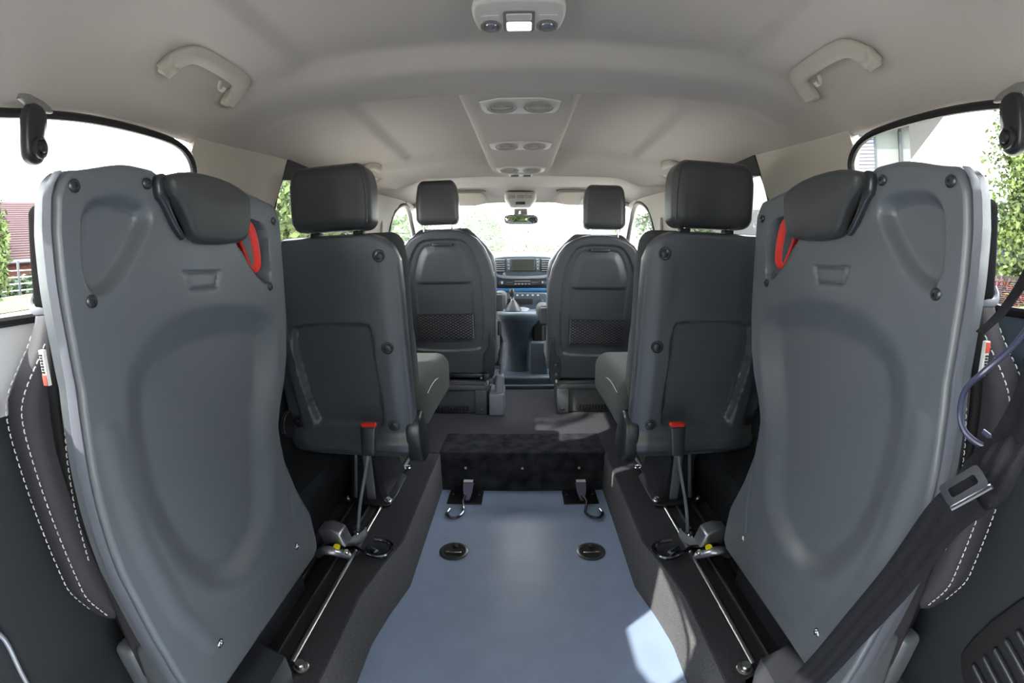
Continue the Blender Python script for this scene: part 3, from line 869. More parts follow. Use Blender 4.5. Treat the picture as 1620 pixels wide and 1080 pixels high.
DOWN = ((1, 0, 0), (0, 1, 0), (0, 0, -1))
def ceiling_lamp():
    t = thing('ceiling_lamp', 'pale courtesy lamp with two reading spots on the headliner, above the camera', 'lamp', (0, .74, 1.288))
    z = 1.286
    mb = MB(); mb.pad([(-.072, -.045), (.072, -.045), (.086, -.01), (.080, .050), (.070, .062), (-.070, .062), (-.080, .050), (-.086, -.01)], ((0, .735, z), *DOWN), .018, r=.007, smooth=2)
    mb.build('housing', VENTM, t)
    mb = MB(); mb.pad(rrect(.029, .036, .006), ((0, .76, z-.0015), *DOWN), .004, r=.002, smooth=0); mb.build('lens_frame', SLOT, t)
    mb = MB(); mb.pad(rrect(.023, .015, .004), ((0, .775, z-.004), *DOWN), .004, r=.002, smooth=0); mb.build('lens', LAMPM, t, label='lit white lamp lens')
    mb = MB(); mb.pad(rrect(.023, .011, .003), ((0, .742, z-.004), *DOWN), .004, r=.002, smooth=0); mb.build('switch', VENTM, t)
    for s in (-1, 1):
        mb = MB(); mb.lathe([(.020, 0), (.020, .003), (.016, .004), (.014, .001), (.002, .001)], (s*.052, .774, z), (0, 0, -1), 24, 1, 1); r = mb.build('reading_spot', SLOT, t)
        mb = MB(); mb.lathe([(.0135, 0), (.011, .004), (.006, .006), (.0005, .0065)], (s*.052, .774, z), (0, 0, -1), 20); mb.build('spot_lens', LENS, r)
        mb = MB(); mb.pad(rrect(.017, .006, .003), ((s*.052, .742, z-.002), *DOWN), .003, r=.0015, smooth=0); mb.build('button', VENTM, t)
ceiling_lamp()

def duct():
    t = thing('air_duct_console', 'long pale air duct panel with round vents along the middle of the headliner', 'air vent panel', (0, 1.45, 1.27))
    mb = MB()
    ys = [(1.035, .135, 1.256), (1.06, .142, 1.2555), (1.3, .136, 1.2585), (1.6, .128, 1.259), (1.8, .122, 1.255), (1.90, .112, 1.250), (1.97, .075, 1.249), (1.99, .04, 1.252)]
    P = []
    for y, w, z in ys: P.append([(-w-.022, y, z+.045), (-w-.012, y, z+.012), (-w, y, z+.002), (-w+.02, y, z), (0, y, z-.001), (w-.02, y, z), (w, y, z+.002), (w+.012, y, z+.012), (w+.022, y, z+.045)])
    mb.grid(P); mb.grid([[(p[0], 1.035, p[2]) for p in P[0]], [(p[0], 1.034, 1.30) for p in P[0]]]); mb.grid([P[-1], [(p[0]*.6, 2.0, 1.29) for p in P[-1]]])
    mb.build('duct_panel', HEAD, t, 50)
    for i, (y, w, h, z) in enumerate(((1.115, .105, .055, 1.254), (1.495, .108, .048, 1.256), (1.845, .106, .05, 1.252))):
        mb = MB(); mb.pad([(-w, -h), (w, -h), (w*.97, h*.6), (w*.8, h), (-w*.8, h), (-w*.97, h*.6)], ((0, y, z-.003), *DOWN), .006, r=.003, smooth=1)
        pl = mb.build('vent_plate', VENTM, t)
        for s in (-1, 1):
            mb = MB()
            for (r, hh, rr) in ((.038, .003, .0022), (.031, .004, .002), (.024, .003, .0015)):
                mb.tube([(s*.048+r*math.cos(a), y+r*math.sin(a), z-.004-hh*.5) for a in np.linspace(0, 2*PI, 33)[:-1]], rr, 6, closed=True)
            mb.rbox((s*.048, y, z-.006), (.05, .006, .004), .0015, 1, )
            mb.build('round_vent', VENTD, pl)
    mb = MB(); mb.pad(rrect(.055, .02, .008), ((0, 1.935, 1.246), *DOWN), .006, r=.003, smooth=0); p = mb.build('rear_light', VENTM, t)
    for s in (-1, 1):
        mb = MB(); mb.rbox((s*.027, 1.935, 1.242), (.035, .02, .006), .003, 1); mb.build('light_button', SLOT, p)
duct()

def grab(s, y0, label, hook=True, dz=.022):
    mirror(s, 0, dz)
    t = thing('grab_handle', label, 'grab handle', (.63, y0+.1, 1.23), 'roof grab handles')
    mb = MB()
    n = np.array((-.55, 0, -.83))
    pts = spline([(.672, y0-.002, 1.207), (.655, y0+.006, 1.228), (.628, y0+.022, 1.247), (.618, y0+.06, 1.253), (.617, y0+.14, 1.254), (.622, y0+.185, 1.251), (.642, y0+.203, 1.238), (.668, y0+.206, 1.210)], 8)
    pts = [p+n*.006*math.sin(PI*i/(len(pts)-1)) for i, p in enumerate(pts)]
    k = len(pts)
    mb.tube(pts, .01, 12, flat=(.0135, .0225), upv=n)
    mb.build('grip', TRIM, t, 60)
    for (y, w) in ((y0+.003, .019), (y0+.200, .017)):
        mb = MB(); mb.rbox((.657, y, 1.222), (.030, w*2, .036), .010, 3, fn=lambda V: V+np.stack([-V[:, 2]*.6, V[:, 0]*0, V[:, 0]*0], 1)); mb.build('mount', TRIM, t, 60)
    if hook:
        mb = MB(); mb.tube(spline([(.645, y0+.145, 1.238), (.648, y0+.145, 1.222), (.64, y0+.145, 1.213), (.632, y0+.145, 1.219)], 4), .003, 6, flat=(.006, .0025), upv=(0, 1, 0)); mb.build('coat_hook', VENTM, t)
    nomirror()
grab(-1, .655, 'beige grab handle with coat hook over the window on the left, nearest the camera')
grab(1, .665, 'beige grab handle with coat hook over the window showing the white house')
grab(-1, 1.72, 'small far grab handle above the left middle seat', dz=.028)
grab(1, 1.72, 'small far grab handle above the right middle seat', dz=.028)

# hanging belt arms at the top of the quarter windows
def hang(s, dy, label):
    mirror(s, dy)
    t = thing('belt_hanger', label, 'belt hanger', (.70, .425, 1.11), 'black belt hangers at the quarter windows')
    U = np.array((.35, .94, 0)); U /= np.linalg.norm(U); N = np.array((-.94, .35, 0)); N /= np.linalg.norm(N)
    mb = MB(); mb.pad([(-.026, .0), (.028, .0), (.027, -.066), (.024, -.086), (.008, -.096), (-.013, -.091), (-.022, -.074)], ((.715, .432, 1.112), U, (0, 0, 1), N), .02, r=.007, smooth=2, dome=.004)
    mb.build('arm', DSTEEL, t, 60)
    c = np.array((.715, .432, 1.112))+U*.003+np.array((0, 0, -.069))
    mb = MB(); mb.lathe([(.017, 0), (.017, .007), (.013, .009), (.010, .007), (.008, .013), (.001, .0135)], c, N, 22); mb.build('pivot_cap', DSTEEL, t)
    mb = MB(); mb.pad([(-.035, -.006), (.050, -.004), (.036, .012), (-.03, .012)], ((.722, .430, 1.112), U, (0, 0, 1), N), .012, r=.004, smooth=1); mb.build('bracket', SLOT, t)
    nomirror()
hang(-1, 0, 'black hanging belt arm against the white sky, on the left')
hang(1, .0, 'black hanging belt arm beside the green tree, on the right')

# ------------------------------------------------------------------ floor rails, latches, straps and anchors
def rails(s, label):
    mirror(s)
    t = thing('floor_rail', label, 'seat rail', (.54, .9, 0), 'seat rails beside the lowered floor')
    mb = MB(); mb.rbox((.560, 1.18, .001), (.085, 1.16, .004), .001, 1); mb.build('channel', BLACK, t, 30)
    mb = MB(); mb.tube([(.504, .605, .002), (.504, 1.76, .002)], .0075, 14); mb.build('rod', STEEL, t)
    mb = MB(); mb.rbox((.546, 1.18, .006), (.004, 1.14, .010), .001, 1); mb.build('inner_lip', STEEL, t)
    mb = MB(); mb.rbox((.553, 1.18, .005), (.003, 1.14, .008), .001, 1); mb.build('outer_lip', DSTEEL, t)
    mb = MB(); mb.rbox((.612, 1.18, .008), (.020, 1.16, .016), .004, 2); mb.build('side_lip', DSTEEL, t)
    nomirror()
    mirror(s)
    # moulded end cover and its bolt
    t = thing('rail_end_cover', 'black moulded cover over the near end of the %s rail' % ('left' if s < 0 else 'right'), 'cover', (.53, .5, 0))
    mb = MB()
    mb.add([(.615, .62, .0), (.615, .62, .055), (.595, .60, .062), (.495, .578, .055), (.478, .560, .035), (.455, .525, .028), (.448, .50, 0), (.47, .57, 0),
            (.615, .30, .0), (.615, .30, .055), (.595, .30, .06), (.495, .30, .055), (.478, .30, .035), (.455, .30, .028), (.448, .30, 0), (.50, .30, 0)],
           [(i, (i+1) % 8, 8+(i+1) % 8, 8+i) for i in range(8)]+[tuple(range(7, -1, -1)), tuple(range(8, 16))])
    mb.build('cover', PLAST2, t, 40)
    mb = MB(); mb.tube([(.604, .607, .062), (.60, .50, .066), (.60, .32, .066)], .004, 6); mb.build('cover_edge', PLAST, t)
    mb = MB(); mb.lathe([(.0185, 0), (.0185, .004), (.0155, .006), (.0125, .006), (.0125, .014), (.010, .018), (.001, .019)], (.480, .598, 0), (0, 0, 1), 22)
    b = mb.build('floor_bolt', STEEL)
    tag(b, 'large steel bolt at the near end of the %s rail' % ('left' if s < 0 else 'right'), 'bolt')
    nomirror()
rails(-1, 'steel seat rail with black channel left of the blue grey floor')
rails(1, 'steel seat rail with black channel right of the blue grey floor')

def restraint(s, dy, sd):
    """rail fitting with a silver band, karabiner hook and buckle stalk"""
    mirror(s, dy)
    t = thing('tie_down_fitting', 'rail fitting with silver band and black hook below the %s buckle' % sd, 'tie down', (.50, 1.06, 0), 'rail tie down fittings')
    mb = MB()
    P = []
    for a in np.linspace(-.9, .9, 14):
        c = np.array((.548, 1.10, .030)); r = .058
        d = np.array((-math.cos(a-.75), math.sin(a-.75), 0))
        P.append([c+d*r+np.array((0, 0, -.012)), c+d*r+np.array((0, 0, .016)), c+d*(r+.004)+np.array((0, 0, .016)), c+d*(r+.004)+np.array((0, 0, -.012)), c+d*r+np.array((0, 0, -.012))])
    mb.grid(P); mb.build('band', SILV, t)
    mb = MB(); mb.lathe([(.046, 0), (.046, .012), (.03, .016), (.001, .017)], (.545, 1.09, .010), (0, 0, 1), 22); mb.build('fitting_body', DSTEEL, t)
    mb = MB(); mb.tube([tuple(p) for p in spline([(.540, 1.035, .022), (.505, 1.040, .020), (.470, 1.022, .016), (.425, 1.008, .014), (.395, 1.025, .014), (.394, 1.062, .016), (.42, 1.082, .018), (.455, 1.082, .022)], 6)], .0068, 10); mb.build('hook', DCHR, t, label='dark steel hook')
    mb = MB(); mb.tube([(.465, 1.040, .020), (.43, 1.020, .020)], .009, 10); mb.build('hook_gate', CHROME, t)
    for (x, y) in ((.515, 1.085), (.535, 1.055)):
        mb = MB(); mb.lathe([(.011, 0), (.011, .012), (.008, .016), (.008, .024), (.001, .025)], (x, y, .022), (.1, -.2, 1), 10); mb.build('bolt', CHROME, t)
    t2 = thing('belt_buckle', 'belt buckle with red button on a grey stalk behind the %s middle seat' % sd, 'buckle', (.505, 1.09, .03), 'red button buckles on stalks')
    mb = MB(); mb.tube(spline([(.512, 1.098, .035), (.500, 1.112, .12), (.484, 1.135, .20), (.470, 1.158, .275)], 6), .0055, 10, flat=(.0075, .005), upv=(0, 1, 0)); mb.build('stalk', SHELL2, t2)
    mb = MB(); mb.tube([(.475, 1.150, .255), (.469, 1.160, .288)], .0075, 10); mb.build('stalk_collar', SHELL2, t2)
    ax = np.array((-.06, .12, 1.0)); ax /= np.linalg.norm(ax)
    def tb(V):
        V = V.copy(); k = 1+V[:, 2]*2.4; V[:, 0] *= k; V[:, 0] -= V[:, 2]*.06; V[:, 1] += V[:, 2]*.12; return V
    mb = MB(); mb.rbox((.464, 1.163, .322), (.046, .028, .092), .007, 3, fn=tb, div=(1, 1, 3)); b = mb.build('buckle_body', PLAST2, t2)
    mb = MB(); mb.rbox((.461, 1.168, .370), (.044, .022, .012), .003, 2); mb.build('release_button', RED, b)
    nomirror()
restraint(-1, 0, 'left'); restraint(1, -.005, 'right')

def tiedown(cx, hx, sgn, sd):
    t = thing('tie_down_strap', 'black plate, grey strap and curled hook at the far %s of the blue floor' % sd, 'tie down', (cx, 1.74, -.194), 'tie downs on the lowered floor')
    mb = MB(); mb.pad(rrect(.078, .072, .003), ((cx, 1.738, -.188), (1, 0, 0), (0, 1, 0), (0, 0, 1)), .006, r=.002, smooth=0); p = mb.build('plate', DSTEEL, t)
    for x in (-.06, .06):
        m2 = MB(); m2.lathe([(.005, 0), (.005, .002), (.0005, .003)], (cx+x, 1.745, -.188), (0, 0, 1), 10); m2.build('rivet', STEEL, p)
    mb = MB()
    P = []
    for (y, z, w) in ((1.788, -.150, .024), (1.775, -.140, .024), (1.75, -.143, .023), (1.72, -.152, .021), (1.69, -.163, .015), (1.675, -.170, .009)):
        x = cx+hx+(1.79-y)*-.05*sgn
        P.append([(x-w, y, z), (x+w, y, z), (x+w, y-.004, z-.006), (x-w, y-.004, z-.006), (x-w, y, z)])
    mb.grid(P); mb.build('strap', WEBG, t)
    mb = MB(); mb.rbox((cx+hx, 1.779, -.135), (.044, .022, .004), .0015, 1); mb.build('white_tab', LABELM, t)
    bx = cx+hx-.0*sgn
    hook = [(bx-.006, 1.690, -.162), (bx+.010*sgn, 1.655, -.170), (bx+.004*sgn, 1.615, -.180), (bx-.002, 1.580, -.183), (bx+.02*sgn*-1*-1, 1.545, -.183), (bx+.05*sgn, 1.540, -.183), (bx+.068*sgn, 1.57, -.183), (bx+.062*sgn, 1.605, -.182)]
    mb = MB(); mb.tube(spline(hook, 6), .0062, 10); mb.build('hook', DCHR, t)
tiedown(-.258, .008, -1, 'left')
tiedown(.262, .008, 1, 'right')

def anchor(x, sd):
    t = thing('recessed_anchor', 'round recessed tie down ring, %s one of the pair in the blue grey floor' % sd, 'floor anchor', (x, 1.325, -.194), 'recessed rings in the lowered floor')
    c = (x, 1.325, -.194)
    mb = MB(); mb.lathe([(.054, .000), (.054, .003), (.050, .0045), (.043, .0045), (.040, .001)], c, (0, 0, 1), 32); mb.build('rim', PLAST2, t)
    mb = MB(); mb.lathe([(.040, 0.0), (.040, .0035), (.030, .002), (.001, .0018)], c, (0, 0, 1), 32); mb.build('cup', BLACK, t)
    mb = MB(); mb.rbox((x, 1.312, -.186), (.060, .006, .004), .0015, 1); mb.build('anchor_bar', CHROME, t, label='bright steel bar')
    mb = MB(); mb.lathe([(.010, 0), (.009, .006), (.004, .009), (.0005, .0095)], (x+.004, 1.352, -.190), (0, 0, 1), 16); mb.build('stud', DSTEEL, t)
anchor(-.254, 'left'); anchor(.254, 'right')

# ------------------------------------------------------------------ loose belt hanging on the right
def ribbon(path, w, t, side_v, ribs=0):
    mb = MB(); P = []
    path = [np.array(p, float) for p in path]
    for i, p in enumerate(path):
        d = path[min(i+1, len(path)-1)]-path[max(i-1, 0)]; d /= np.linalg.norm(d)
        sv = np.array(side_v[i] if isinstance(side_v, list) else side_v, float); sv -= d*(sv@d); sv /= np.linalg.norm(sv)
        n = np.cross(d, sv); ww = w[i] if hasattr(w, '__len__') else w
        row = []
        m = 13
        for k in range(m):
            u = -1+2*k/(m-1); b = (.0012*math.cos(u*PI*ribs) if ribs else 0)
            row.append(p+sv*u*ww/2+n*(t/2+b))
        for k in range(m-1, -1, -1):
            u = -1+2*k/(m-1); row.append(p+sv*u*ww/2-n*t/2)
        row.append(row[0]); P.append(row)
    mb.grid(P); return mb

def belt():
    t = thing('seat_belt', 'loose black lap belt with steel tongue crossing the seat on the right', 'seat belt', (.50, .45, .0))
    pts = spline([(.490, .292, .600), (.496, .325, .545), (.500, .358, .44), (.500, .395, .32), (.497, .425, .20), (.490, .450, .10), (.485, .47, .02)], 6)
    m = ribbon(pts, .050, .0016, (.25, -.9, -.45), 3)
    m.build('lap_webbing', WEB, t, 60)
    pts = spline([(.515, .300, .60), (.545, .318, .612), (.58, .312, .645), (.615, .315, .70), (.64, .325, .76), (.66, .335, .84)], 6)
    w = np.interp(np.linspace(0, 1, len(pts)), [0, .3, .6, 1], [.055, .06, .05, .042])
    m = ribbon(pts, list(w), .0018, (-.3, .9, -.4), 2); m.build('shoulder_webbing', WEB, t, 60)
    # gathered folds around the tongue
    m = MB(); m.rbox((.548, .302, .612), (.07, .05, .055), .022, 4, fn=lambda V: V+np.stack([V[:, 2]*.3, V[:, 0]*.3, V[:, 0]*.5+.004*np.sin(V[:, 1]*300)], 1), div=(4, 3, 3)); m.build('webbing_fold', WEB, t, 60)
    # steel tongue, a plate with a long slot
    O = np.array((.4845, .302, .607)); U = np.array((.0116, -.0285, .0360)); U /= np.linalg.norm(U)
    N = np.array((-.796, -.494, .349)); N -= U*(N@U); N /= np.linalg.norm(N); V = np.cross(N, U)
    def frame_ring(a, b, r0, z):
        return [O+U*x+V*y+N*z for x, y in rrect(a, b, r0, 4)]
    m = MB(); R = [frame_ring(.027, .0135, .006, .0), frame_ring(.027, .0135, .006, .0025), frame_ring(.018, .0055, .003, .0025), frame_ring(.018, .0055, .003, 0), frame_ring(.027, .0135, .006, 0)]
    m.grid([[*r, r[0]] for r in R]); m.build('tongue', CHROME, t, 40)
    m = MB(); m.tube([O-V*.0155-U*.025+N*.002, O-V*.0155+U*.028+N*.002], .0032, 8); m.build('tongue_bar', CHROME, t)
    m = ribbon(spline([(.560, .372, .765), (.585, .362, .79), (.615, .353, .83), (.65, .345, .89)], 5), .016, .0015, (-.2, .9, -.4)); m.build('guide_webbing', WEB, t, 60)
    m = MB(); m.lathe([(.009, -.012), (.010, 0), (.009, .012)], (.607, .318, .668), (.4, -.3, .6), 12); m.build('webbing_slot', VENTM, t)
belt()
mb = MB(); mb.tube(spline([(.625, .335, .79), (.595, .345, .752), (.570, .365, .717), (.566, .384, .690), (.566, .385, .658), (.566, .368, .636), (.575, .335, .628), (.60, .305, .640), (.635, .285, .668)], 8), .0042, 10)
tag(mb.build('cable', BLUECAB), 'dark blue cable looped beside the belt on the right', 'cable')
mb = MB(); mb.tube(spline([(.575, .352, .645), (.585, .325, .636), (.605, .303, .648), (.63, .288, .672), (.66, .283, .70)], 8), .0036, 10)
tag(mb.build('cable', BLUECAB), 'short second cable lying under the dark blue loop', 'cable')

# louvred panel low on the right side trim
t = thing('vent_louvre_panel', 'black trim panel with slanting vent slots low by the frame corner on the right', 'vent', (.775, .28, .25))
mb = MB(); mb.pad([(.08, .10), (.30, .10), (.372, .165), (.372, .205), (.345, .30), (.26, .46), (.08, .46)], ((.798, 0, 0), (0, 1, 0), (0, 0, 1), (-1, 0, 0)), .01, r=.004, smooth=1); mb.build('panel', BLACK, t)
for k in range(8):
    y = .340-.010*k; z = .185+.028*k
    mb = MB(); mb.rbox((.792, y-.05, z-.02), (.012, .10, .012), .005, 2, fn=lambda V: V+np.stack([V[:, 1]*0, V[:, 1]*0, V[:, 1]*.45], 1)); mb.build('slat', PLAST2, t)
mb = MB(); mb.tube(spline([(-.782, .10, .39), (-.782, .19, .365), (-.782, .24, .335), (-.782, .238, .24), (-.782, .235, .12)], 6), .004, 8)
tag(mb.build('trim_strip', SILV), 'thin silver strip on the black lower trim, by the frame edge on the left', 'trim strip')

# notice film stuck on the right quarter window, seen from inside
t = thing('window_notice', 'brownish see-through notice with red heading stuck on the window on the right', 'notice', (.785, .45, .8))
mb = MB(); mb.add([(.7925, .30, .795), (.7925, .53, .795), (.790, .53, .842), (.790, .30, .842)], [(0, 1, 2, 3), (3, 2, 1, 0)]); mb.build('film', FILM, t, 0)
def text(body, loc, size, m, parent, rot, ext=.0003, name='lettering', align='LEFT'):
    c = bpy.data.curves.new(name, 'FONT'); c.body = body; c.size = size; c.extrude = ext; c.align_x = align
    c.materials.append(m)
    o0 = bpy.data.objects.new(name, c); COL.objects.link(o0)
    bpy.context.view_layer.update(); me = bpy.data.meshes.new_from_object(o0.evaluated_get(bpy.context.evaluated_depsgraph_get()))
    bpy.data.objects.remove(o0); o = bpy.data.objects.new(name, me); COL.objects.link(o); o.location = Vector(loc)-(Vector(parent.location) if parent else Vector()); o.rotation_euler = rot; o.parent = parent
    return o
text('ATTENTION', (.7885, .546, .824), .0125, RED, t, (PI/2, 0, -PI/2), name='heading')
mb = MB(); rnd = random.Random(2)
for k in range(11):
    y = .528 if k > 2 else .478
    z = .832-.0034*k
    while y > .31:
        w = rnd.uniform(.006, .018); mb.box((.789, y-w/2, z), (.0006, w, .0011)); y -= w+.003
mb.build('fine_print', INK, t, 0)

# ------------------------------------------------------------------ front of the cabin
def cabin():
    t = thing('dashboard', 'grey dashboard with silver framed screen and round edged vents under the windscreen', 'dashboard', (0, 3.3, 0))
    mb = MB()
    def db(V):
        V = V.copy(); V[:, 1] += .10*sst(-V[:, 2], -.02, .18)+.10*sst(np.abs(V[:, 0]), .3, .7); V[:, 2] -= .03*sst(np.abs(V[:, 0]), .25, .5); return V
    mb.rbox((0, 3.42, .74), (1.50, .46, .40), .06, 5, fn=db, div=(14, 3, 5)); mb.build('dash_body', DASH, t, 60)
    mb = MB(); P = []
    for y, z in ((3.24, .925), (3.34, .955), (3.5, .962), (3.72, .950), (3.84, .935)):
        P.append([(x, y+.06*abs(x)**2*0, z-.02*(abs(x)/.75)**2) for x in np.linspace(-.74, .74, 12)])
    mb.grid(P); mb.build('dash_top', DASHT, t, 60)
    # centre unit
    F = ((.012, 3.175, .845), (1, 0, 0), (0, .05, 1), (0, -1, .05))
    mb = MB(); mb.pad([(-.215, .085), (.215, .085), (.225, .05), (.220, -.045), (.185, -.085), (.10, -.095), (-.10, -.095), (-.185, -.085), (-.220, -.045), (-.225, .05)], F, .06, r=.012, smooth=2); mb.build('centre_unit', SILV, t)
    F2 = ((.012, 3.168, .850), (1, 0, 0), (0, .05, 1), (0, -1, .05))
    mb = MB(); mb.pad([(-.205, .072), (.205, .072), (.213, .04), (.208, -.04), (.175, -.075), (-.175, -.075), (-.208, -.04), (-.213, .04)], F2, .02, r=.006, smooth=2); u = mb.build('unit_face', DASH, t)
    mb = MB(); mb.pad(rrect(.086, .046, .005), ((.012, 3.156, .855), (1, 0, 0), (0, .05, 1), (0, -1, .05)), .01, r=.003, smooth=0); mb.build('screen', SCREEN, t, label='dark touch screen')
    for s in (-1, 1):
        mb = MB(); mb.pad(rrect(.037, .050, .010), ((.012+s*.167, 3.158, .853), (1, 0, 0), (0, .05, 1), (0, -1, .05)), .01, r=.003, smooth=0); v = mb.build('air_vent', BLACK, t)
        for k in range(6):
            m2 = MB(); m2.rbox((.012+s*.167, 3.152, .813+k*.016), (.066, .006, .006), .002, 1); m2.build('vent_blade', SILV, v)
        mb = MB(); mb.rbox((.012+s*.107, 3.157, .855), (.024, .006, .085), .004, 2); kp = mb.build('key_strip', PLAST, t)
        for k in range(3):
            m2 = MB(); m2.rbox((.012+s*.107, 3.152, .83+k*.024), (.008, .003, .006), .001, 1); m2.build('key', VENTM, kp)
    mb = MB(); mb.lathe([(.014, 0), (.013, .012), (.001, .013)], (-.125, 3.150, .790), (0, -1, 0), 16); mb.build('volume_knob', CHROME, t)
    # climate panel
    mb = MB(); mb.pad([(-.165, .020), (.165, .020), (.178, -.010), (.170, -.022), (-.170, -.022), (-.178, -.010)], ((.005, 3.175, .725), (1, 0, 0), (0, .1, 1), (0, -1, .1)), .03, r=.006, smooth=1); c = mb.build('climate_panel', PLAST2, t)
    mb = MB(); mb.rbox((.005, 3.172, .735), (.12, .006, .010), .002, 1); mb.build('climate_display', SLOT, c)
    for s in (-1, 1):
        mb = MB(); mb.rbox((.005+s*.095, 3.171, .726), (.055, .006, .004), .0015, 1); mb.build('chrome_key', CHROME, c)
        mb = MB(); mb.rbox((.005+s*.150, 3.171, .725), (.012, .006, .018), .002, 1); mb.build('fan_key', VENTM, c)
    for k in range(5):
        mb = MB(); mb.rbox((-.045+k*.025, 3.171, .715), (.014, .005, .005), .001, 1); mb.build('key', VENTM, c)
    mb = MB(); mb.rbox((.0, 3.18, .668), (.46, .03, .028), .008, 2); mb.build('accent_strip', BLUE, t)
    # lower console with switches, tray and a round dial
    mb = MB(); mb.pad([(-.185, .055), (.185, .055), (.195, .03), (.19, -.055), (.16, -.075), (-.16, -.075), (-.19, -.055), (-.195, .03)], ((.0, 3.17, .600), (1, 0, 0), (0, .0, 1), (0, -1, 0)), .08, r=.008, smooth=1); c = mb.build('lower_console', SILV, t)
    mb = MB(); mb.pad([(-.176, .048), (.176, .048), (.184, .03), (.18, -.05), (.15, -.068), (-.15, -.068), (-.18, -.05), (-.184, .03)], ((.0, 3.165, .600), (1, 0, 0), (0, .0, 1), (0, -1, 0)), .01, r=.004, smooth=1); mb.build('console_face', DASH, t)
    mb = MB(); mb.rbox((-.02, 3.156, .585), (.20, .006, .045), .004, 2); mb.build('open_tray', RUB, t)
    mb = MB(); mb.lathe([(.026, 0), (.026, .006), (.020, .010), (.001, .010)], (.135, 3.162, .580), (0, -1, 0), 22); mb.build('mode_dial', PLAST2, t)
    for k in range(6):
        mb = MB(); mb.rbox((-.07+k*.038, 3.158, .632), (.016, .006, .010), .002, 1); mb.build('switch', VENTM, t)
    # centre pod under the dash, its tunnel and foot ledge
    t2 = thing('gear_console', 'dark gear console below the dashboard with chrome ringed lever', 'gear console', (0, 3.05, 0))
    mb = MB()
    V = []
    for (z, hw, y0) in ((.0, .17, 3.02), (.12, .14, 3.05), (.28, .13, 3.05), (.40, .155, 2.98), (.47, .175, 2.91), (.505, .185, 2.89), (.525, .178, 2.90)):
        V.append([(-.02-hw*math.cos(a), y0+.32-.32*math.sin(a)**.6, z+.0) for a in np.linspace(0, PI, 25)])
    V.append([(p[0]*.92, p[1]+.02, .53) for p in V[-1]]); V.append([(-.02, 3.2, .53)]*25)
    mb.grid(V); mb.build('pod', DASH, t2, 60)
    mb = MB(); mb.rbox((.13, 3.05, .42), (.11, .10, .22), .02, 3); mb.build('side_pocket', BLACK, t2)
    mb = MB(); mb.rbox((.12, 3.02, .19), (.13, .10, .25), .02, 3); mb.build('knee_panel', DASH, t2)
    mb = MB(); mb.rbox((.02, 3.02, .035), (.46, .26, .09), .02, 3); mb.rbox((.02, 2.88, .012), (.50, .05, .03), .006, 2); mb.build('foot_ledge', DASH, t2)
    mb = MB(); mb.pad([(-.075, -.09), (.055, -.09), (.095, .12), (-.085, .12)], ((-.03, 3.02, .535), (1, 0, 0), (0, 1, .1), (0, -.1, 1)), .01, r=.004, smooth=1); mb.build('gear_surround', SILV, t2)
    mb = MB(); mb.lathe([(.060, 0), (.052, .015), (.034, .045), (.018, .065), (.012, .075)], (-.06, 3.0, .535), (0, 0, 1), 14, 1, 1); mb.build('gaiter', LEATH, t2, 30)
    mb = MB(); mb.lathe([(.008, 0), (.013, .002), (.013, .009), (.009, .012), (.013, .020), (.014, .026), (.009, .03)], (-.065, 3.0, .60), (-.05, 0, 1), 16); mb.build('lever_collar', CHROME, t2)
    mb = MB(); mb.lathe([(.008, 0), (.016, .006), (.021, .022), (.022, .045), (.018, .056), (.001, .060)], (-.068, 3.0, .628), (-.05, 0, 1), 20); mb.build('lever_knob', PLAST2, t2)
    # steering wheel
    t3 = thing('steering_wheel', 'dark steering wheel ahead of the driver seat', 'steering wheel', (-.40, 3.0, .86))
    ax = Vector((0, -.9, .45)).normalized(); u = Vector((1, 0, 0)); v = ax.cross(u); c0 = Vector((-.40, 3.0, .84))
    mb = MB(); mb.tube([c0+u*.185*math.cos(a)+v*.18*math.sin(a) for a in np.linspace(0, 2*PI, 49)[:-1]], .014, 10, closed=True); mb.build('rim', LEATH, t3)
    mb = MB(); mb.lathe([(.07, -.02), (.07, .0), (.05, .015), (.001, .018)], c0, ax, 24); mb.build('hub', PLAST, t3)
    for a in (0, PI, -PI/2):
        mb = MB(); mb.tube([c0, c0+u*.18*math.cos(a)+v*.18*math.sin(a)], .014, 8, flat=(.02, .008)); mb.build('spoke', SILV, t3)
    mb = MB(); mb.tube([c0+Vector((0, .02, -.01)), (-.40, 3.25, .70)], .04, 14); mb.build('column', PLAST, t3)
    # mirror
    t4 = thing('rear_view_mirror', 'interior mirror reflecting greenery, hanging at the top of the windscreen', 'mirror', (0, 2.95, 1.2))
    Fm = ((.0, 2.93, 1.160), (1, .05, 0), (0, -.12, 1), (0, -1, -.12))
    out = [(-.118, .012), (-.105, .033), (-.04, .038), (.04, .038), (.105, .033), (.118, .0), (.110, -.026), (.06, -.031), (-.06, -.031), (-.110, -.026)]
    mb = MB(); mb.pad(out, Fm, .028, r=.008, smooth=2); mb.build('housing', BLACK, t4)
    mb = MB(); mb.pad([(x*.92, y*.84) for x, y in out], ((.0, 2.9285, 1.160), *Fm[1:]), .002, r=.001, smooth=2, rings=1); mb.build('mirror_glass', MIRR, t4, 20)
    mb = MB(); mb.tube([(-.01, 2.95, 1.19), (-.008, 2.985, 1.23), (-.005, 3.02, 1.245)], .012, 10); mb.build('stem', PLAST2, t4)
    mb = MB(); mb.rbox((-.003, 2.985, 1.222), (.095, .03, .05), .012, 3); mb.build('sensor_box', SLOT, t4)
    # overhead console
    t5 = thing('overhead_console', 'small pale overhead console with dark display above the mirror', 'overhead console', (0, 2.84, 1.29))
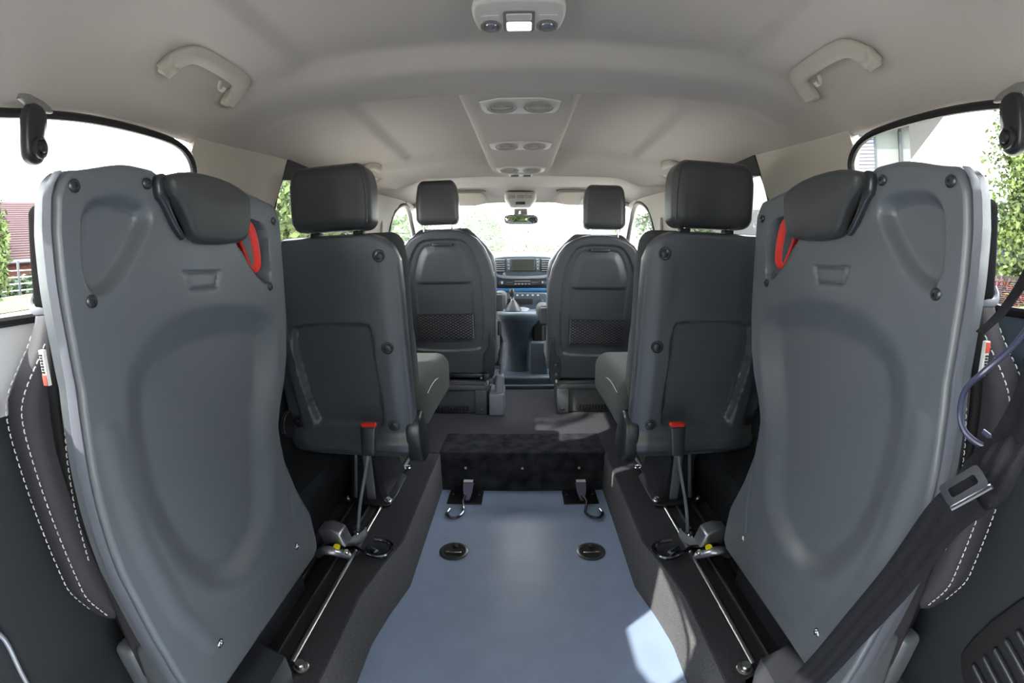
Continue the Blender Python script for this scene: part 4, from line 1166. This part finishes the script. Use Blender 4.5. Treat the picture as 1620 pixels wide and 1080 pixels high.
    mb = MB(); mb.rbox((-.004, 2.80, 1.275), (.205, .10, .10), .028, 4, fn=lambda V: V*np.array([1, 1, 1])*(np.stack([1-.25*sst(-V[:, 2], .005, .035), V[:, 1]*0+1, V[:, 2]*0+1], 1)), div=(3, 1, 2)); mb.build('housing', VENTM, t5, 60)
    mb = MB(); mb.rbox((-.004, 2.752, 1.246), (.06, .01, .018), .002, 1); mb.build('display', SCREEN, t5)
    for x in (-.06, -.005, .045):
        mb = MB(); mb.rbox((x, 2.750, 1.288), (.045, .006, .022), .003, 1); mb.build('button', HEAD, t5)
    for s, lb in ((-1, 'pale sun visor left of the mirror, above the driver side'), (1, 'pale sun visor right of the mirror, with white label')):
        mirror(s)
        t6 = thing('sun_visor', lb, 'sun visor', (.35, 2.83, 1.3), 'sun visors')
        nn = np.array((0, -.42, -.9)); Wd = np.array((0, .9, -.42))
        mb = MB(); mb.pad([(.19, .08), (.235, -.055), (.27, -.075), (.62, -.075), (.64, .08)], ((0, 2.80, 1.282), (1, 0, 0), Wd, nn), .016, r=.007, smooth=1); mb.build('panel', TRIM, t6)
        mb = MB(); mb.tube([(.225, 2.735, 1.322), (.24, 2.725, 1.325), (.30, 2.717, 1.326), (.6, 2.717, 1.32)], .006, 6); mb.build('hinge_rod', SLOT, t6)
        if s > 0:
            mb = MB(); mb.rbox((.44, 2.795, 1.272), (.09, .045, .004), .001, 1, fn=lambda V: V+np.stack([V[:, 1]*0, V[:, 1]*0, -V[:, 1]*.47], 1)); mb.build('label', LABELM, t6)
        mb = MB(); mb.rbox((.21, 2.86, 1.25), (.03, .012, .008), .003, 1); mb.build('clip', SLOT, t6)
        nomirror()
    # handbrake beside the driver seat
    t7 = thing('handbrake', 'long grey handbrake lever rising from a box beside the driver seat', 'handbrake', (-.13, 2.4, 0))
    mb = MB(); mb.rbox((-.145, 2.40, .065), (.085, .20, .13), .010, 2); mb.build('base_box', SHELL2, t7)
    mb = MB(); mb.rbox((-.130, 2.38, .17), (.050, .09, .12), .014, 3); mb.build('sleeve', SHELL2, t7, 60)
    mb = MB(); mb.tube([(-.128, 2.38, .17), (-.118, 2.385, .27), (-.110, 2.40, .36)], .012, 10); mb.build('lever', SHELL2, t7)
    mb = MB(); mb.tube([(-.117, 2.385, .285), (-.107, 2.40, .37), (-.103, 2.41, .405)], [.016, .017, .011], 12); mb.build('grip', SHELL2, t7)
cabin()

# ------------------------------------------------------------------ outside
ASPH = mat('dark asphalt', (54, 54, 56), .95, var=.2, vscale=20)
GR = mat('sunlit paving', (176, 171, 164), .9, var=.15, vscale=3)
GRASS = mat('lawn', (66, 78, 34), 1, var=.5, vscale=8)
ROOF = mat('red roof tiles', (46, 15, 19), .7, var=.25, vscale=6)
BRICK = mat('orange brick', (66, 34, 26), .9, var=.3, vscale=12)
PLW = mat('pale render', (94, 99, 95), .9)
GUT = mat('slate grey fascia', (30, 34, 36), .6)
SHUT = mat('white shutter', (104, 106, 116), .6)
DARK = mat('anthracite metal', (46, 50, 58), .6)
LEAFA = mat('bright green leaves', (66, 82, 32), .7, var=.6, vscale=3)
LEAFB = mat('deep green leaves', (42, 60, 34), .7, var=.6, vscale=3)
LEAFC = mat('pale green leaves', (86, 106, 68), .7, var=.5, vscale=3)
BARK = mat('bark', (92, 78, 66), .9)
PURP = mat('dry mauve stems', (130, 112, 126), .9)
FLR = mat('red flowers', (140, 40, 34), .8)
FLY = mat('yellow flowers', (150, 140, 50), .8)

def pol(az, el, d):
    a = math.radians(az); return np.array((d*math.sin(a), d*math.cos(a), .82+d*math.tan(math.radians(el))))

def gz(x, y):    # terrain: the street side rises to the left
    return -.52+np.clip((-x-3)*.072, 0, 1.32)+np.clip((y-8)*.03, 0, .5)
X, Y = np.meshgrid(np.concatenate([np.linspace(-90, -26, 6), np.linspace(-24, 24, 40), np.linspace(26, 90, 6)]), np.concatenate([np.linspace(-12, 60, 60), np.linspace(65, 140, 5)]))
mb = MB(); mb.grid(np.stack([X, Y, gz(X, Y)], -1)); o = mb.build('ground', GR, smooth=60); tag(o, kind='structure')
mb = MB(); mb = MB(); mb.rbox((0, -3.9, -.515), (9, 7.6, .03), .01, 1); o = mb.build('street', ASPH); tag(o, kind='structure')  # unseen strip added behind the van, dark to cut light bounced inside
mb = MB(); X, Y = np.meshgrid(np.linspace(-21, -15.5, 16), np.linspace(4, 30, 26)); mb.grid(np.stack([X, Y, gz(X, Y)+.03], -1)); o = mb.build('lawn', GRASS, smooth=60); tag(o, kind='stuff')

def leaves(name_, c, rad, n, size, m, parent, seed, shell=.55):
    rnd = np.random.RandomState(seed)
    d = rnd.normal(size=(n, 3)); d /= np.linalg.norm(d, axis=1)[:, None]
    r = shell+(1-shell)*rnd.rand(n)
    lump = 1+.18*np.sin(d[:, 0]*7+seed)*np.cos(d[:, 2]*6+seed*2)+.12*np.sin(d[:, 1]*11)
    P = np.array(c)+d*np.array(rad)*(r*lump)[:, None]
    a = rnd.normal(size=(n, 3)); a /= np.linalg.norm(a, axis=1)[:, None]
    b = np.cross(a, rnd.normal(size=(n, 3))); b /= np.linalg.norm(b, axis=1)[:, None]
    s = size*(.6+.8*rnd.rand(n))[:, None]
    V = np.stack([P-a*s, P+b*s*.5, P+a*s, P-b*s*.5], 1).reshape(-1, 3)
    F = [(4*i, 4*i+1, 4*i+2, 4*i+3) for i in range(n)]
    mb = MB(); mb.v = V.tolist(); mb.f = F
    return mb.build(name_, m, parent, smooth=0)

def tree(az, d, ztop, r, m, label, seed, n=5000, size=.12, cat='tree', zr=None, name='leafy_tree', trunk=True):
    p = pol(az, 0, d); g = float(gz(p[0], p[1])); h = ztop-g
    t = thing(name, label, cat, (p[0], p[1], g))
    zr = zr or h*.45
    leaves('foliage', (p[0], p[1], ztop-zr), (r, r, zr), n, size, m, t, seed)
    if trunk:
        mb = MB(); mb.tube([(p[0], p[1], g-.1), (p[0]+.05, p[1], ztop-zr*1.2), (p[0], p[1]+.1, ztop-zr*.5)], [.14, .1, .04], 8); mb.build('trunk', BARK, t)

def gable(name, label, p0, p1, depth, zb, ze, zr, wallm, roofm, over=.5):
    """house whose front wall runs p0-p1 (xy), ridge parallel to it"""
    p0, p1 = np.array(p0, float), np.array(p1, float); e = (p1-p0)/np.linalg.norm(p1-p0); nb = np.array((-e[1], e[0]))
    if nb@p0 < 0: nb = -nb
    t = thing(name, label, 'house', (*((p0+p1)/2), zb))
    c = [p0, p1, p1+nb*depth, p0+nb*depth]; mid = [p0+nb*depth/2, p1+nb*depth/2]
    V = [(*q, zb) for q in c]+[(*q, ze) for q in c]+[(*q, zr-.1) for q in mid]
    mb = MB(); mb.add(V, [(0, 1, 5, 4), (1, 2, 6, 9, 5), (2, 3, 7, 6), (3, 0, 4, 8, 7)]); mb.build('wall', wallm, t, 0)
    a, b = p0-e*over-nb*over, p1+e*over-nb*over; dz = (zr-ze)/(depth/2)*over
    ra, rb = mid[0]-e*over, mid[1]+e*over; c2, d2 = p1+e*over+nb*(depth+over), p0-e*over+nb*(depth+over)
    mb = MB(); T = .12
    n = 26
    rows = []
    for k in range(n+1):      # stepped tile courses
        f = k/n; q0 = a+(ra-a)*f; q1 = b+(rb-b)*f; z = (ze-dz)+(zr-ze+dz)*f
        rows.append([(*q0, z), (*q1, z)]); rows.append([(*q0, z+.05), (*q1, z+.05)])
    mb.grid(rows)
    mb.grid([[(*ra, zr), (*rb, zr)], [(*d2, ze-dz), (*c2, ze-dz)]])
    mb.grid([[(*a, ze-dz-T), (*b, ze-dz-T)], [(*ra, zr-T), (*rb, zr-T)], [(*d2, ze-dz-T), (*c2, ze-dz-T)]])
    mb.grid([[(*a, ze-dz), (*b, ze-dz)], [(*a, ze-dz-T), (*b, ze-dz-T)]])
    for q in ((a, ra, d2), (b, rb, c2)): mb.grid([[(*q[0], ze-dz), (*q[1], zr), (*q[2], ze-dz)], [(*q[0], ze-dz-T), (*q[1], zr-T), (*q[2], ze-dz-T)]])
    mb.build('roof', roofm, t, 0)
    return t, e, nb

# red roofed house across the street on the left
A = pol(-72, 0, 30)[:2]; B = pol(-38, 0, 30)[:2]
A = np.array((-29.5, 8.0)); B = np.array((-21.5, 25.5))
t, e, nb = gable('brick_house', 'low brick house with a red tiled roof beyond the fence', A, B, 9, .6, 3.1, 6.6, BRICK, ROOF)
fr_c = A+(B-A)*.52
mb = MB(); q = fr_c-nb*.06
mb.rbox((q[0], q[1], 2.55), (.12, 1.6, .5), .02, 1, fn=lambda V: V @ np.array([[e[1], -e[0], 0], [e[0], e[1], 0], [0, 0, 1]])); mb.build('window', SHUT, t)
mb = MB(); a0 = A-e*.5-nb*.56; b0 = B+e*.5-nb*.56; mb.tube([(*a0, 2.72), (*b0, 2.72)], .09, 8); mb.build('gutter', SHUT, t)
# fence of horizontal rails
t = thing('metal_fence', 'black metal rail fence along the pavement in front of the red roofed house', 'fence', (-19.5, 12, .6))
for k in range(9):
    y = 4+k*2.6; x = -21.6+.12*k; g = float(gz(x, y)); mb = MB(); mb.rbox((x, y, g+.72), (.09, .09, 1.55), .01, 1); mb.build('post', DARK, t)
for k in range(5):
    mb = MB(); mb.tube([(-21.6, 4, .86+.28*k), (-21.6+.12*8, 24.8, .86+.28*k)], .022, 6); mb.build('rail', VENTM, t)
t = thing('clipped_hedge', 'dark low hedge behind the rail fence on the left', 'hedge', (-23, 14, .7))
leaves('foliage', (-23.2, 14, 1.15), (.7, 13, .75), 9000, .14, LEAFB, t, 3, .2)
tree(-63.9, 17, 3.6, .62, LEAFA, 'bright leafy tree at the very left edge, in front of the red roof', 5, 3000, .10)
tree(-64.2, 30, 6.6, 1.3, LEAFA, 'yellow green tree top above the red roof at the left edge', 6, 2500, .16)

# trees seen through the left middle and front windows
for i, (az, d, zt, r, m, lb) in enumerate(((-33, 11, 3.6, 1.6, LEAFA, 'green tree outside the left sliding door window'), (-27, 14, 4.6, 2.2, LEAFB, 'darker tree hidden mostly behind the left middle seat'),
                                          (-18, 15, 3.9, 1.8, LEAFC, 'pale green tree outside the driver door window'), (-5.8, 22, 4.0, 1.5, LEAFC, 'pale tree seen through the left part of the windscreen'),
                                          (-22.5, 20, 4.4, 1.8, LEAFA, 'sunny tree further off beyond the driver door window'))):
    tree(az, d, zt, r, m, lb, 20+i, 4500, .10)
for i, (az, d, zt, r, lb) in enumerate(((-3.2, 16, 1.9, 1.0, 'low yellow green shrub beyond the bonnet, left one'), (2.0, 16, 2.0, 1.2, 'low yellow green shrub beyond the bonnet, right one'))):
    tree(az, d, zt, r, LEAFA, lb, 40+i, 1800, .08, 'shrub', name='garden_shrub', trunk=False)
# house far ahead on the right of the windscreen
t, e2, n2 = gable('far_house', 'pale distant house with grey roof at the right of the windscreen', (4.4, 32), (9.5, 30), 6, .1, 3.2, 5.0, PLW, GUT)

# white house on the right
A = np.array((5.7, 12.95)); B = np.array((10.45, 9.3)); 
t = thing('white_house', 'white rendered house with slate grey eaves and a closed shutter, beyond the right window', 'house', (8.5, 11, -.5))
e = (B-A)/np.linalg.norm(B-A); nb = np.array((-e[1], e[0])); nb = nb if nb@A > 0 else -nb
A = A-e*.3
V = [(*A, -.6), (*B, -.6), (*(B+nb*8), -.6), (*(A+nb*8), -.6), (*A, 5.05), (*B, 5.05), (*(B+nb*8), 5.05), (*(A+nb*8), 5.05)]
mb = MB(); mb.add(V, [(0, 1, 5, 4), (1, 2, 6, 5), (2, 3, 7, 6), (3, 0, 4, 7)]); mb.build('wall', PLW, t, 0)
def RB(c, z):   # box aligned with the facade
    return c, z, np.array([[e[0], nb[0], 0], [e[1], nb[1], 0], [0, 0, 1]])
ov = .75
mb = MB(); mid = (A+B)/2+nb*4
c, z, R_ = RB((*(mid), 5.08), (np.linalg.norm(B-A)+2*ov, 8+2*ov, .12)); mb.box(c, z, R_)
cs = [A-e*ov-nb*ov, B+e*ov-nb*ov, B+e*ov+nb*(8+ov), A-e*ov+nb*(8+ov)]; r1 = A+e*4+nb*4; r2 = B-e*4+nb*4
mb.add([(*q, 5.14) for q in cs]+[(*r1, 7.6), (*r2, 7.6)], [(0, 1, 5, 4), (1, 2, 5), (2, 3, 4, 5), (3, 0, 4)])
mb.build('roof', GUT, t, 0)
mb = MB(); mb.tube([(*(A-e*ov-nb*(ov+.05)), 5.15), (*(B+e*ov-nb*(ov+.05)), 5.15)], .08, 8); mb.build('gutter', GUT, t)
dp = B-e*.28-nb*.08; mb = MB(); mb.tube([(*(dp-nb*.6), 5.1), (*dp, 4.85), (*dp, -.4)], .055, 8); mb.build('downpipe', GUT, t)
for (dist, w, zc, hh) in ((1.75, 1.5, 3.55, 1.2), (6.6, 1.0, 3.6, .9)):
    wc = B-e*dist-nb*.03
    mb = MB(); c, z, R_ = RB((*wc, zc), (w+.12, .06, hh*2+.12)); mb.box(c, z, R_); wn = mb.build('window', DARK, t, 0)
    mb = MB()
    for k in range(24):
        c, z, R_ = RB((*(wc-nb*.05), zc-hh+(k+.5)*hh*2/24), (w, .04, hh*2/24-.02)); mb.box(c, z, R_)
    mb.build('shutter', SHUT, wn, 0)
wc = B-e*.9-nb*.1
mb = MB(); c, z, R_ = RB((*(A+(B-A)*.40-nb*.4), 1.1), (7.0, .9, 3.0)); mb.box(c, z, R_); mb.build('porch', GUT, t, 0)
# right side: conifer, garage, grasses, flowers, shrubs
tree(62.6, 8.5, 5.0, .85, LEAFA, 'tall sunlit bushy tree at the right edge beyond the quarter window', 50, 26000, .045, zr=2.9)
tree(57.6, 12, 2.6, 1.3, LEAFB, 'darker shrub low behind the mauve stems', 52, 5000, .08, 'shrub', name='garden_shrub')
tree(71, 10, 5.6, 2.0, LEAFB, 'deep green tree just outside the right edge of the frame', 53, 9000, .09)
t = thing('garden_shed', 'dark flat roofed shed low behind the notice on the right window', 'shed', (9.5, 6.4, -.5))
mb = MB(); c_ = pol(57.5, 0, 9.5); mb.box((c_[0]+.5, c_[1], .35), (2.2, 1.6, 1.7)); mb.build('wall', DARK, t, 0)
mb = MB(); mb.box((c_[0]+.5, c_[1], 1.33), (2.7, 2.0, .26)); mb.build('roof', DARK, t, 0)
t = thing('ornamental_grass', 'clump of mauve dry stems in front of the dark shed', 'plant', pol(57.6, 0, 6.2)*np.array([1, 1, 0])+np.array([0, 0, -.5]))
rnd = random.Random(9); mb = MB(); c_ = pol(57.6, 0, 6.2)
for k in range(90):
    a = rnd.uniform(0, 6.28); r = rnd.uniform(.05, .5); h = rnd.uniform(.9, 1.25)
    mb.tube([(c_[0], c_[1], -.5), (c_[0]+r*.4*math.cos(a), c_[1]+r*.4*math.sin(a), -.5+h*.9), (c_[0]+r*math.cos(a), c_[1]+r*math.sin(a), -.45+h*1.15)], .009, 4)
mb.build('stems', PURP, t, 0)
t = thing('flower_bed', 'bed of red and yellow flowers under the right window notice', 'flower bed', pol(60, 0, 5.5)*np.array([1, 1, 0])+np.array([0, 0, -.5]))
c_ = pol(60, 0, 5.5)
leaves('foliage', (c_[0], c_[1], .45), (.9, .9, .32), 3500, .05, LEAFA, t, 60, .2)
leaves('red_blossoms', (c_[0], c_[1], .48), (.9, .9, .34), 260, .05, FLR, t, 61, .8)
leaves('yellow_blossoms', (c_[0], c_[1], .48), (.9, .9, .34), 300, .05, FLY, t, 62, .8)
for i, (az, d, zt, r, m, lb) in enumerate(((17, 12, 2.2, 1.3, LEAFC, 'pale green bush outside the passenger door window'), (20, 10.5, 3.0, .9, LEAFB, 'green tree between the right middle seat and passenger window'))):
    tree(az, d, zt, r, m, lb, 70+i, 3500, .09)
# unseen leafy crown added on the left to shade the sliding door window
t = thing('leafy_tree', 'broad tree overhanging the left side of the van, outside the frame', 'tree', (-4.6, .9, -.5))
leaves('foliage', (-3.3, 1.10, 3.35), (1.0, .95, .9), 16000, .10, LEAFB, t, 95, .1)
mb = MB(); mb.tube([(-4.6, .9, -.6), (-4.5, .95, 1.6), (-3.9, 1.0, 2.9), (-3.3, 1.0, 3.4)], [.16, .13, .09, .04], 8); mb.build('trunk', BARK, t)
# frame of the rear opening: door pillars and header
for s_ in (-1, 1):
    mirror(s_)
    mb = MB(); mb.grid([[(wx(z)-w, y, z) for (w, y) in ((.0, -.05), (.10, -.07), (.16, -.12), (.16, -.17), (-.01, -.18))] for z in np.linspace(-.02, 1.22, 14)])
    o = mb.build('pillar', TRIM, smooth=60); tag(o, kind='structure')
    nomirror()
mb = MB(); mb.grid([[(x, y, z-.05*(abs(x)/.8)**3) for x in np.linspace(-.80, .80, 17)] for (y, z) in ((-.10, 1.29), (-.12, 1.235), (-.15, 1.21), (-.18, 1.215), (-.18, 1.36))])
o = mb.build('trim_6', TRIM, smooth=60); tag(o, kind='structure')
# raised tailgate over the rear opening
mb = MB()
def tg(x, y): return (x, y, 1.36+(-.15-y)*.30-.10*(abs(x)/.8)**4)
def quadpatch(x0, x1, y0, y1): mb.grid([[tg(x, y) for x in np.linspace(x0, x1, 6)] for y in np.linspace(y0, y1, 4)]); mb.grid([[tuple(np.array(tg(x, y))+np.array((0, 0, .04))) for x in np.linspace(x0, x1, 6)] for y in np.linspace(y0, y1, 4)])
quadpatch(-.80, .80, -.16, -.26); quadpatch(-.80, -.62, -.26, -.66); quadpatch(.62, .80, -.26, -.66); quadpatch(-.80, .80, -.66, -1.22)
o = mb.build('door_1', TRIM, smooth=30); tag(o, kind='structure')
mb = MB(); mb.grid([[tg(x, y) for x in np.linspace(-.62, .62, 5)] for y in (-.26, -.46, -.66)]); mb.build('door_glass', PRIV, o)
# greenery for the mirror, enlarged and set close to block rear sky light
for i, (x, y) in enumerate(((-2.6, -3.6), (.2, -4.0), (2.9, -3.5))):
    t = thing('leafy_tree', ['tree behind the van, left of three, seen in the mirror', 'tree behind the van, middle of three, seen in the mirror', 'tree behind the van, right of three, seen in the mirror'][i], 'tree', (x, y, -.5))
    leaves('foliage', (x, y, 2.0), (1.5, 1.1, 2.6), 9000, .16, LEAFA, t, 80+i, .2)
    mb = MB(); mb.tube([(x, y, -.6), (x, y, 2.5)], .14, 8); mb.build('trunk', BARK, t)
